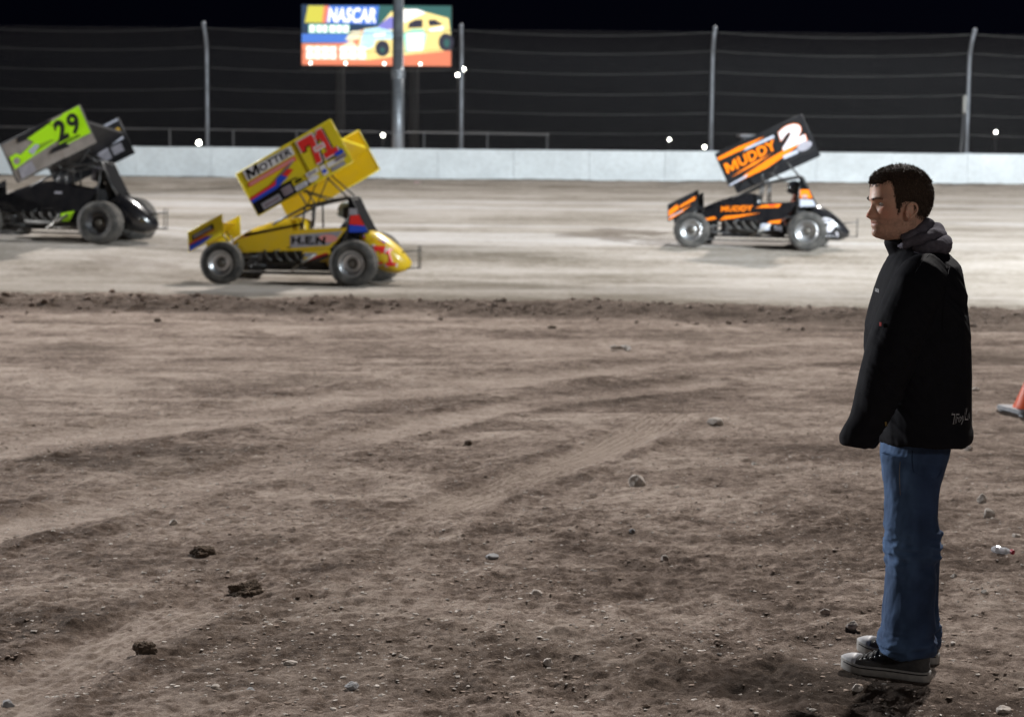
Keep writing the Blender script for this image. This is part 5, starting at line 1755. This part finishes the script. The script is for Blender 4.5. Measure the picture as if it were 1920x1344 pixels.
for cf, cb, hd_, r, r2 in (((1676, 452), (1737, 422), .076, .006, .018), ((1672, 461), (1754, 437), .090, .004, .027), ((1700, 468), (1765, 458), .108, .008, .027)):
    pth = ringpath(cf, cb, hd_, 0)
    k = len(pth)
    hb.tube(pth, [r + (r2 - r) * math.sin(math.pi * i / (k - 1)) ** 1.2 for i in range(k)], n=14)
V, N, F = remesh(hb, 0.004, 3, 0.5)
a1 = fbm(V[:, 0] / 0.10 + V[:, 2] * 5, V[:, 1] / 0.10, V[:, 2] / 0.05, octaves=2, seed=231)
V = displace(V, N, 0.011 * (1 - np.abs(a1) * 3.0) + 0.002 * fbm(V[:, 0] / 0.03, V[:, 1] / 0.03, V[:, 2] / 0.03, octaves=2, seed=233))
np_object('hood', V, F, m_hood, man)

# --- jeans -------------------------------------------------------------
m_jeans = mat('blue_denim', (0.024, 0.042, 0.092), 0.85, var=0.35, vscale=11, bump=0.12, bscale=500, spec=0.2)
je = MB()
je.loft(rings_from([(800, 1664, 1782, .150), (830, 1655, 1779, .155), (856, 1653, 1775, .152), (885, 1655, 1768, .146), (905, 1658, 1762, .138)], 40, 2.5))
nearleg = [(850, 1653, 1770, .075, -.075), (885, 1656, 1766, .085, -.078), (934, 1660, 1758, .086, -.082), (975, 1662, 1755, .082, -.088), (1000, 1663.5, 1757, .080, -.092), (1020, 1666, 1757, .079, -.094), (1045, 1665, 1755, .079, -.096), (1080, 1663, 1754, .082, -.098),
           (1120, 1658, 1752.5, .086, -.10), (1150, 1654, 1751, .089, -.102), (1168, 1652.5, 1750, .090, -.103), (1182, 1654, 1749, .089, -.104), (1194, 1653, 1748, .090, -.105), (1205, 1653, 1747.5, .090, -.106), (1215, 1658, 1747, .089, -.106), (1221, 1668, 1745, .085, -.106)]
je.loft(rings_from(nearleg, 40, 2.25))
farleg = [(850, 1653, 1764, .075, .08), (885, 1658, 1762, .085, .085), (930, 1664, 1756, .085, .095), (975, 1666, 1754, .082, .10), (1000, 1668, 1759, .080, .105), (1030, 1670, 1760, .079, .11), (1070, 1669, 1760.5, .080, .115), (1120, 1666, 1758, .086, .12), (1160, 1662, 1755, .09, .12), (1175, 1661, 1756.5, .09, .12), (1190, 1662, 1755, .09, .12), (1205, 1664, 1755, .088, .12)]
je.loft(rings_from(farleg, 40, 2.25))
V, N, F = remesh(je, 0.0045, 4, 0.5)
zf = lambda py: Q(1700, py).z
kn = np.exp(-((V[:, 2] - zf(1015)) / 0.075) ** 2); an = sstep(zf(1135), zf(1200), V[:, 2]); th = sstep(zf(1000), zf(860), V[:, 2])
r1 = 1 - np.abs(fbm(V[:, 0] / 0.11 + V[:, 2] * 3.2, V[:, 1] / 0.10, V[:, 2] / 0.050, octaves=3, seed=241)) * 2.4
r2 = 1 - np.abs(fbm(V[:, 0] / 0.13 - V[:, 2] * 2, V[:, 1] / 0.13, V[:, 2] / 0.040, octaves=3, seed=247)) * 2.4
r3 = fbm(V[:, 0] / 0.06, V[:, 1] / 0.06, V[:, 2] / 0.30, octaves=3, seed=251)
V = displace(V, N, 0.017 * r1 * kn + 0.018 * r2 * an + 0.007 * r3 + 0.006 * fbm(V[:, 0] / 0.05 - V[:, 2] * 6, V[:, 1] / 0.05, V[:, 2] / 0.09, octaves=3, seed=257))
jeans = np_object('jeans', V, F, m_jeans, man)
# pale fronts and crease lines: worn denim, plus light from his front painted in
rel = (V[:, 0] - Q(1655, 900).x) / M1
front = 1 - sstep(18, 62, rel)
wh = 1 - np.abs(fbm(V[:, 2] / 0.030 + rel / 60, rel / 50, V[:, 1] / 0.2, octaves=3, seed=263)) * 2.2
fade_lit = front * (0.45 + 0.35 * th + 0.5 * kn) + 0.35 * np.clip(r1, 0, 1) * kn + 0.4 * np.clip(r2, 0, 1) * an + 0.14 * np.clip(wh, 0, 1) * th
fade_lit = fade_lit * (0.75 + 0.5 * fbm(V[:, 0] / 0.03, V[:, 1] / 0.03, V[:, 2] / 0.05, octaves=3, seed=269))
fc = jeans.data.color_attributes.new('fade_lit', 'FLOAT_COLOR', 'POINT')
fc.data.foreach_set('color', np.repeat(np.clip(fade_lit, 0, 1)[:, None], 4, 1).astype(np.float32).ravel())
_nt = m_jeans.node_tree; _b = _nt.nodes['Principled BSDF']; _src = _b.inputs['Base Color'].links[0].from_socket
_at = _nt.nodes.new('ShaderNodeAttribute'); _at.attribute_name = 'fade_lit'
_mx = _nt.nodes.new('ShaderNodeMix'); _mx.data_type = 'RGBA'; _mx.inputs['B'].default_value = (0.085, 0.152, 0.285, 1)
_nt.links.new(_at.outputs['Fac'], _mx.inputs['Factor']); _nt.links.new(_src, _mx.inputs['A']); _nt.links.new(_mx.outputs['Result'], _b.inputs['Base Color'])
jjb = BVHTree.FromPolygons([tuple(v) for v in V], [tuple(f) for f in F])


def stickj(px, py, off=0.001):
    h, nn, i, dist = jjb.ray_cast(Vector((0, 0, CAM_H)) - PO, ray(px, py).normalized())
    return (h + nn * off) if h is not None else None


m_thread = mat('tan_thread', (0.16, 0.14, 0.13), 0.8)
for nm, line in (('side_seam', [(1688, 865), (1686.5, 885), (1687, 905), (1688, 928)]), ('pocket_stitching', [(1711, 845), (1710, 862), (1713, 884), (1730, 893), (1748, 900), (1760, 893), (1766, 880)])):
    q = [stickj(a, b) for a, b in line]; q = [p for p in q if p is not None]
    if len(q) > 2:
        mb = MB(); mb.tube(q, 0.0012, n=5); mb.build(nm, m_thread if nm == 'side_seam' else m_jeans, jeans)

# --- shoes -------------------------------------------------------------
m_sole = mat('worn_grey_rubber', (0.32, 0.31, 0.30), 0.75, var=0.25, vscale=40, dust=0.6, dustcol=(0.22, 0.185, 0.155))
m_canvas = mat('charcoal_canvas', (0.045, 0.046, 0.05), 0.9, var=0.3, vscale=60, bump=0.15, bscale=500, dust=0.35, dustcol=(0.22, 0.19, 0.16))
m_cap = mat('grey_rubber_toe', (0.36, 0.36, 0.38), 0.55, var=0.15, vscale=60, dust=0.3)
m_lace = mat('dark_lace', (0.02, 0.02, 0.022), 0.9)


def shoe(heel, toe):
    "heel, toe: ground points in his axes"
    d = Vector((toe.x - heel.x, toe.y - heel.y, 0)); Ls = d.length; d.normalize(); s_ = Vector((-d.y, d.x, 0))
    root = empty('shoe', heel); root.parent = man

    def sp(t, v, z): return d * (t * Ls) + s_ * v + Vector((0, 0, z))

    def half(t):
        return float(np.interp(t, [0, .03, .1, .25, .45, .65, .8, .92, .97, 1.0], [.012, .028, .036, .037, .038, .048, .050, .040, .025, .006]))

    def rise(t): return 0.011 * float(sstep(0.74, 1.0, t))
    ts = [0, .015, .04, .08, .16, .26, .36, .46, .56, .66, .75, .83, .89, .935, .97, .99, 1.0]
    mb = MB()
    rings = []
    for t in ts:
        h = half(t); b = rise(t); top = b + 0.036 + 0.003 * float(sstep(.72, .95, t))
        pr = [(-h * .86, b), (h * .86, b), (h, b + .006), (h, top - .003), (h * .95, top), (-h * .95, top), (-h, top - .003), (-h, b + .006)]
        rings.append([sp(t, v, z) for v, z in pr])
    mb.loft(rings); mb.fixn = True
    mb.build('sole', m_sole, root)
    mb = MB()
    # foxing stripe
    for sg in (1, -1):
        mb.tube([sp(t, sg * (half(t) + 0.0003), rise(t) + 0.028 + 0.002 * float(sstep(.72, .95, t))) for t in ts[1:-3]], 0.0022, n=6)
    mb.build('foxing_stripe', m_lace, root)
    mb = MB(); rings = []
    for t, hh, kk_ in ((.02, .095, .7), (.06, .115, .92), (.14, .118, .95), (.24, .116, .95), (.34, .118, .92), (.44, .112, .9), (.52, .098, .9), (.60, .084, .92), (.68, .071, .93), (.76, .061, .93), (.84, .055, .92), (.90, .050, .88)):
        h = half(t) * kk_; b = rise(t) + .028
        rings.append([sp(t, h * math.cos(math.pi * j / 14) * (1 - 0.15 * math.sin(math.pi * j / 14)), b + (hh - .028) * math.sin(math.pi * j / 14) ** 0.75) for j in range(15)])
    mb.loft(rings); mb.fixn = True
    ub = mb.bvh()
    mb.build('upper', m_canvas, root)
    mb = MB(); rings = []
    for t, hh in ((.80, .061), (.85, .058), (.90, .053), (.94, .047), (.975, .042), (.995, .036)):
        h = half(t) * .97; b = rise(t) + .028
        rings.append([sp(t, h * math.cos(math.pi * j / 14), b + (hh - .026) * math.sin(math.pi * j / 14) ** 0.8) for j in range(15)])
    mb.loft(rings); mb.fixn = True
    mb.build('toe_cap', m_cap, root)
    mb = MB()
    for k in range(5):
        t = .74 - k * .055
        pts = []
        for j in range(9):
            v = (-1 + 2 * j / 8) * half(t) * .62
            tt = t + (0.02 if k % 2 else -0.02) * (j / 8 - .5)
            h, n_, i_, di = ub.ray_cast(sp(tt, v, 0.3), Vector((0, 0, -1)))
            if h is not None: pts.append(h + Vector((0, 0, .002)))
        if len(pts) > 2: mb.tube(pts, 0.0026, n=6)
    h = half(.5)
    mb.build('laces', m_lace, root)
    mb = MB()
    for sg in (1, -1):
        for k in range(5):
            t = .75 - k * .055
            hh_, n_, i_, di = ub.ray_cast(sp(t, sg * half(t) * .66, 0.3), Vector((0, 0, -1)))
            if hh_ is not None: mb.ball(hh_, 0.0042, 0, 5)
    mb.build('eyelets', mat('eyelet_metal', (0.25, 0.25, 0.25), 0.4, 0.7), root)


def gp(px, py): return G(px, py) - PO


shoe(gp(1744, 1278), gp(1577, 1254))
shoe(gp(1760, 1244), gp(1607, 1221))
# ------------------------------------------------------------------ stones, clods, litter, cone
m_stone = mat('pale_stone', (0.50, 0.45, 0.41), 0.9, var=0.25, vscale=30, bump=0.5, bscale=60, spec=0.2)
m_stone2 = mat('grey_stone', (0.30, 0.30, 0.31), 0.9, var=0.2, vscale=30, bump=0.4, bscale=60, spec=0.2)
m_clod = mat('dark_soil_clod', (0.135, 0.103, 0.080), 1.0, var=0.4, vscale=50, bump=0.9, bscale=90, spec=0.1)


def lump(name, px, py, wpx, hpx, m, seed, label, cat, group, flat=1.0, rough=0.25, subdiv=4, sub=False):
    g = G(px, py)
    z = ground_z(g.x, g.y)
    g = G(px, py, z); g.z = ground_z(g.x, g.y)
    sc_ = FPX / g.y
    bm = bmesh.new(); bmesh.ops.create_icosphere(bm, subdivisions=subdiv, radius=1)
    V = np.array([v.co for v in bm.verts]); F = np.array([[v.index for v in f.verts] for f in bm.faces]); bm.free()
    r0 = np.random.default_rng(seed)
    # facets: cut the ball with a few planes, then roughen
    for k in range(9):
        nrm = r0.normal(0, 1, 3); nrm /= np.linalg.norm(nrm); dlim = 0.55 + 0.3 * r0.random()
        dd = V @ nrm; over = np.maximum(dd - dlim, 0); V = V - over[:, None] * nrm * 0.85
    d = rough * fbm(V[:, 0] * 2.2 + seed, V[:, 1] * 2.2, V[:, 2] * 2.2, octaves=5, seed=seed, gain=0.6)
    V = V * (1 + d)[:, None]
    a = wpx / sc_ / 2; h = hpx / sc_ * 0.62
    V = V * np.array([a, a * (0.7 + 0.4 * r0.random()), h])
    ang = r0.random() * 0.8 - 0.4
    c, s = math.cos(ang), math.sin(ang)
    V = np.stack([V[:, 0] * c - V[:, 1] * s, V[:, 0] * s + V[:, 1] * c, V[:, 2]], 1)
    o = np_object(name, V, F, m, smooth=rough < 0.3)
    o.location = (g.x, g.y, g.z + h * 0.35)
    tag(o, label, cat, group)
    return o


GS, GC = 'pale stones lying on the dirt', 'dark dirt clods on the pale dirt'
lump('dirt_clod', 272, 1226, 52, 30, m_clod, 1, 'darkest rounded dirt clod nearest the bottom left corner', 'clod', GC, rough=0.5, subdiv=5)
lump('dirt_clod', 466, 1117, 70, 30, m_clod, 2, 'widest brown dirt clod with a pointed top, lit along its upper edge', 'clod', GC, rough=0.6, subdiv=5)
lump('dirt_clod', 384, 1040, 50, 20, m_clod, 3, 'long flat dirt clod farthest left with a pale chip under it', 'clod', GC, rough=0.5, subdiv=5)
lump('dirt_clod', 877, 830, 16, 12, m_clod, 4, 'small round dark clod alone in the middle of the infield', 'clod', GC, rough=0.4)
lump('dirt_clod', 295, 603, 16, 7, m_clod, 5, 'tiny dark clod just in front of the berm below the left car', 'clod', GC, rough=0.4)
lump('dirt_clod', 1034, 616, 18, 7, m_clod, 6, 'tiny dark clod just in front of the berm near its middle', 'clod', GC, rough=0.4)
ST = [(1195, 910, 34, 26, m_stone, 'largest pale square rock right of the tyre track, taller than wide'),
      (1342, 793, 34, 15, m_stone, 'pale flat rock beyond the top end of the tyre track'),
      (1853, 968, 26, 20, m_stone, 'pale rounded rock casting a dark shadow above the plastic bottle'),
      (1841, 936, 18, 18, m_stone, 'thin pale stone standing on edge right of the jeans'),
      (1830, 733, 16, 9, m_stone, 'pale stone touching the back of the black jacket'),
      (1817, 845, 18, 11, m_stone, 'pale stone just below the jacket hem on its right'),
      (1246, 1048, 16, 13, m_stone, 'small grey-brown stone left of the knee, alone on smooth dirt'),
      (1006, 1115, 22, 12, m_stone, 'small bright rounded stone near the middle of the foreground'),
      (921, 1045, 30, 10, m_stone2, 'flat blue-grey chip in the middle of the foreground'),
      (1598, 1171, 24, 16, m_stone, 'grey-brown stone beside the toe of the far shoe'),
      (1548, 1147, 22, 12, m_stone, 'slanting pale stone left of the far shoe'),
      (1608, 1285, 22, 13, m_stone, 'broken pale chip in the dark soil under the near shoe'),
      (1882, 1334, 28, 18, m_stone, 'pale stone at the bottom right corner of the picture'),
      (1186, 995, 14, 9, m_stone2, 'pale chip well below the largest square rock'),
      (1846, 1110, 16, 9, m_stone, 'pale round pebble right of the jeans hem below the bottle'),
      (1027, 1247, 24, 15, m_stone, 'pale angular stone low in the middle foreground'),
      (405, 1290, 20, 10, m_stone, 'pale chip right of and below the darkest clod'),
      (470, 1295, 20, 9, m_stone2, 'blue-grey chip in the lower left foreground'),
      (15, 1322, 30, 14, m_stone2, 'dark grey stone at the left bottom corner'),
      (545, 1244, 28, 9, m_stone, 'thin pale flake right of the darkest clod'),
      (325, 983, 20, 10, m_stone, 'pink-white stone above the long flat clod'),
      (660, 1288, 32, 14, m_stone2, 'grey-green slab of stone low in the foreground left of centre'),
      (1415, 870, 14, 8, m_stone, 'pale pebble left of the sleeve cuff'),
      (1790, 1085, 12, 8, m_stone, 'pale pebble close behind the far leg'),
      (1905, 1005, 16, 7, m_stone, 'flat pale chip just above the plastic bottle')]
for i, (px, py, wpx, hpx, m, lab) in enumerate(ST):
    lump('stone', px, py, wpx, hpx, m, 50 + i, lab, 'stone', GS, rough=0.16)

# gravel: countless small stones and crumbs
def scatter(name, count, xr, yr, smin, smax, m, seed, power=3.0, flat=0.6, lim=None):
    r0 = np.random.default_rng(seed)
    bm = bmesh.new(); bmesh.ops.create_icosphere(bm, subdivisions=1, radius=1)
    B = np.array([v.co for v in bm.verts]); BF = np.array([[v.index for v in f.verts] for f in bm.faces]); bm.free()
    y = yr[0] * (yr[1] / yr[0]) ** r0.random(count)
    x = (r0.random(count) * 2 - 1) * (0.33 * y + 0.6) + 0.0
    cl = fbm(x / 0.7, y / 0.5, octaves=3, seed=seed + 1)
    k = r0.random(count) < np.clip(0.55 + 1.3 * cl, 0.06, 1)
    x, y = x[k], y[k]; n = len(x)
    d1, _ = path_dist(x, y, RUT1); k = (d1 > 0.13) | (r0.random(n) < 0.15); x, y = x[k], y[k]; n = len(x)
    h, du, da = ground_fields(x, y)
    s = smin + (smax - smin) * r0.random(n) ** power
    V = np.repeat(B[None], n, 0) * (1 + 0.30 * r0.normal(0, 1, (n, len(B), 1)))
    V = V * np.stack([s * (0.8 + 0.5 * r0.random(n)), s * (0.7 + 0.5 * r0.random(n)), s * flat * (0.6 + 0.6 * r0.random(n))], 1)[:, None, :]
    a = r0.random(n) * 6.283; c, sn = np.cos(a)[:, None], np.sin(a)[:, None]
    V = np.stack([V[:, :, 0] * c - V[:, :, 1] * sn, V[:, :, 0] * sn + V[:, :, 1] * c, V[:, :, 2]], 2)
    V[:, :, 0] += x[:, None]; V[:, :, 1] += y[:, None]; V[:, :, 2] += (h + s * flat * 0.25)[:, None]
    F = (BF[None] + (np.arange(n) * len(B))[:, None, None]).reshape(-1, 3)
    o = np_object(name, V.reshape(-1, 3), F, m, smooth=False)
    tag(o, kind='stuff')
    return o


m_grav = mat('mixed_gravel', (0.46, 0.42, 0.385), 0.95, var=0.6, vscale=23, spec=0.15)
m_crumb = mat('soil_crumbs', (0.28, 0.222, 0.185), 1.0, var=0.45, vscale=19, spec=0.1)
scatter('gravel', 30000, None, (5.2, 16.0), 0.0015, 0.010, m_grav, 301, 4.0, 0.4)
scatter('dirt_crumbs', 50000, None, (5.2, 16.0), 0.0015, 0.011, m_crumb, 311, 5.5, 0.42)
# loose lumps along the berm
r0 = np.random.default_rng(5)
n = 1100
bm = bmesh.new(); bmesh.ops.create_icosphere(bm, subdivisions=2, radius=1)
B = np.array([v.co for v in bm.verts]); BF = np.array([[v.index for v in f.verts] for f in bm.faces]); bm.free()
x = (r0.random(n) * 2 - 1) * 9.5
y = 23.0 - 0.125 * x + 0.45 * fbm(x / 2.5, x * 0 + 2, octaves=5, seed=5) + r0.normal(-0.35, 0.6, n)
h, _, _ = ground_fields(x, y)
s = 0.008 + 0.030 * r0.random(n) ** 3
V = np.repeat(B[None], n, 0) * (1 + 0.18 * r0.normal(0, 1, (n, len(B), 1))) * (s[:, None] * np.stack([1 + .5 * r0.random(n), 1 + .4 * r0.random(n), .7 + .3 * r0.random(n)], 1))[:, None, :]
V[:, :, 0] += x[:, None]; V[:, :, 1] += y[:, None]; V[:, :, 2] += (h + s * 0.3)[:, None]
o = np_object('berm_rubble', V.reshape(-1, 3), (BF[None] + (np.arange(n) * len(B))[:, None, None]).reshape(-1, 3), m_crumb, smooth=False)
tag(o, kind='stuff')

# traffic cone
g = G(1929, 778); g.z = ground_z(g.x, g.y)
cone = empty('traffic_cone', g, 0.35)
tag(cone, 'orange traffic cone with a grey rubber base cut by the right picture edge', 'cone')
cone.rotation_euler = (0.03, 0.05, 0.32)
m_co = mat('cone_orange', (0.66, 0.085, 0.018), 0.45, var=0.12, vscale=12, dust=0.2)
m_cb = mat('cone_base_grey', (0.17, 0.185, 0.21), 0.7, var=0.2, vscale=20, dust=0.35)
mb = MB()
prof = [(0.122, 0.042), (0.116, 0.055), (0.107, 0.075), (0.040, 0.275), (0.033, 0.30), (0.028, 0.305), (0.023, 0.30), (0.032, 0.26)]
mb.lathe(prof, 'Z', n=40); mb.fixn = True
mb.build('cone_body', m_co, cone)
mb = MB()
pts = []
W = 0.18
for cx_, cy_, a0 in ((W, W, 0), (-W, W, 90), (-W, -W, 180), (W, -W, 270)):
    for k in range(5):
        a = math.radians(a0 + 90 * k / 4); pts.append((cx_ - math.copysign(.05, cx_) + .05 * math.cos(a), cy_ - math.copysign(.05, cy_) + .05 * math.sin(a)))
mb.loft([[Vector((a * q, b * q, z)) for a, b in pts] for z, q in ((0.016, .97), (0.018, 1), (0.036, 1), (0.044, .97))], smooth=False)
for sx_1 in (-1, 1):
    for sy_1 in (-1, 1): mb.bbox((sx_1 * .135, sy_1 * .135, .009), (.055, .055, .02), .004)
mb.fixn = True
mb.build('cone_base', m_cb, cone)

# crushed plastic bottle
g = G(1878, 1040); g.z = ground_z(g.x, g.y)
bo_ = empty('plastic_bottle', g + Vector((0, 0, 0.020)), -0.75)
bo_.scale = (0.74,) * 3
tag(bo_, 'crushed clear plastic bottle with a red cap on the dirt right of the man', 'bottle')
mb = MB(); rings = []
prof = [(-.062, .004), (-.060, .024), (-.05, .029), (-.03, .030), (-.01, .027), (.01, .029), (.03, .027), (.045, .02), (.055, .013), (.066, .012)]
for u, r in prof:
    ring = []
    for j in range(20):
        t = 2 * math.pi * j / 20
        k = 1 + 0.20 * float(fbm(np.array([u * 45]), np.array([math.cos(t) * 1.3]), np.array([math.sin(t) * 1.3]), octaves=2, seed=77)[0])
        ring.append(Vector((u, r * k * math.cos(t), r * k * 0.75 * math.sin(t))))
    rings.append(ring)
mb.loft(rings, 0, False)
m_pet = mat('cloudy_clear_plastic', (0.85, 0.87, 0.92), 0.18, trans=0.55, spec=0.6)
mb.fixn = True
mb.build('bottle_body', m_pet, bo_)
mb = MB(); mb.lathe([(0.001, .062), (.0155, .062), (.0155, .080), (.014, .082), (.001, .082)], 'X', n=24); mb.fixn = True
mb.build('cap', mat('cap_red', (0.42, 0.02, 0.05), 0.4), bo_)

# scraps of paper
m_paper = mat('paper_scrap', (0.62, 0.58, 0.55), 0.8, var=0.1)
m_pinkp = mat('pink_scrap', (0.62, 0.40, 0.42), 0.8, var=0.1)


def scrap(px, py, D, size, m, seed, label):
    g = G(px, py) if D is None else P(px, py, D)
    zz = ground_z(g.x, g.y) if D is None else float(track_base(g.x, g.y)) + 0.03
    r1 = np.random.default_rng(seed); n = 9
    X, Y = np.meshgrid(np.linspace(-1, 1, n), np.linspace(-1, 1, n))
    Z = 0.5 * fbm(X * 1.5 + seed, Y * 1.5, octaves=3, seed=seed) + 0.35
    top = np.stack([X.ravel() * size, Y.ravel() * size * 0.6, Z.ravel() * size], 1)
    V = np.concatenate([top, top - [0, 0, 0.004]])
    idx = np.arange(n * n).reshape(n, n)
    F = np.stack([idx[:-1, :-1].ravel(), idx[:-1, 1:].ravel(), idx[1:, 1:].ravel(), idx[1:, :-1].ravel()], 1)
    F = np.concatenate([F, F[:, ::-1] + n * n])
    o = np_object('paper_scrap', V, F, m, smooth=False); o.location = (g.x, g.y, zz)
    tag(o, label, 'litter')
    return o


scrap(1163, 658, None, 0.10, m_paper, 3, 'crumpled white paper scrap on the infield left of the man')
scrap(782, 342, 66.0, 0.10, m_pinkp, 5, 'tiny pink scrap lying below the white wall right of the yellow wing')
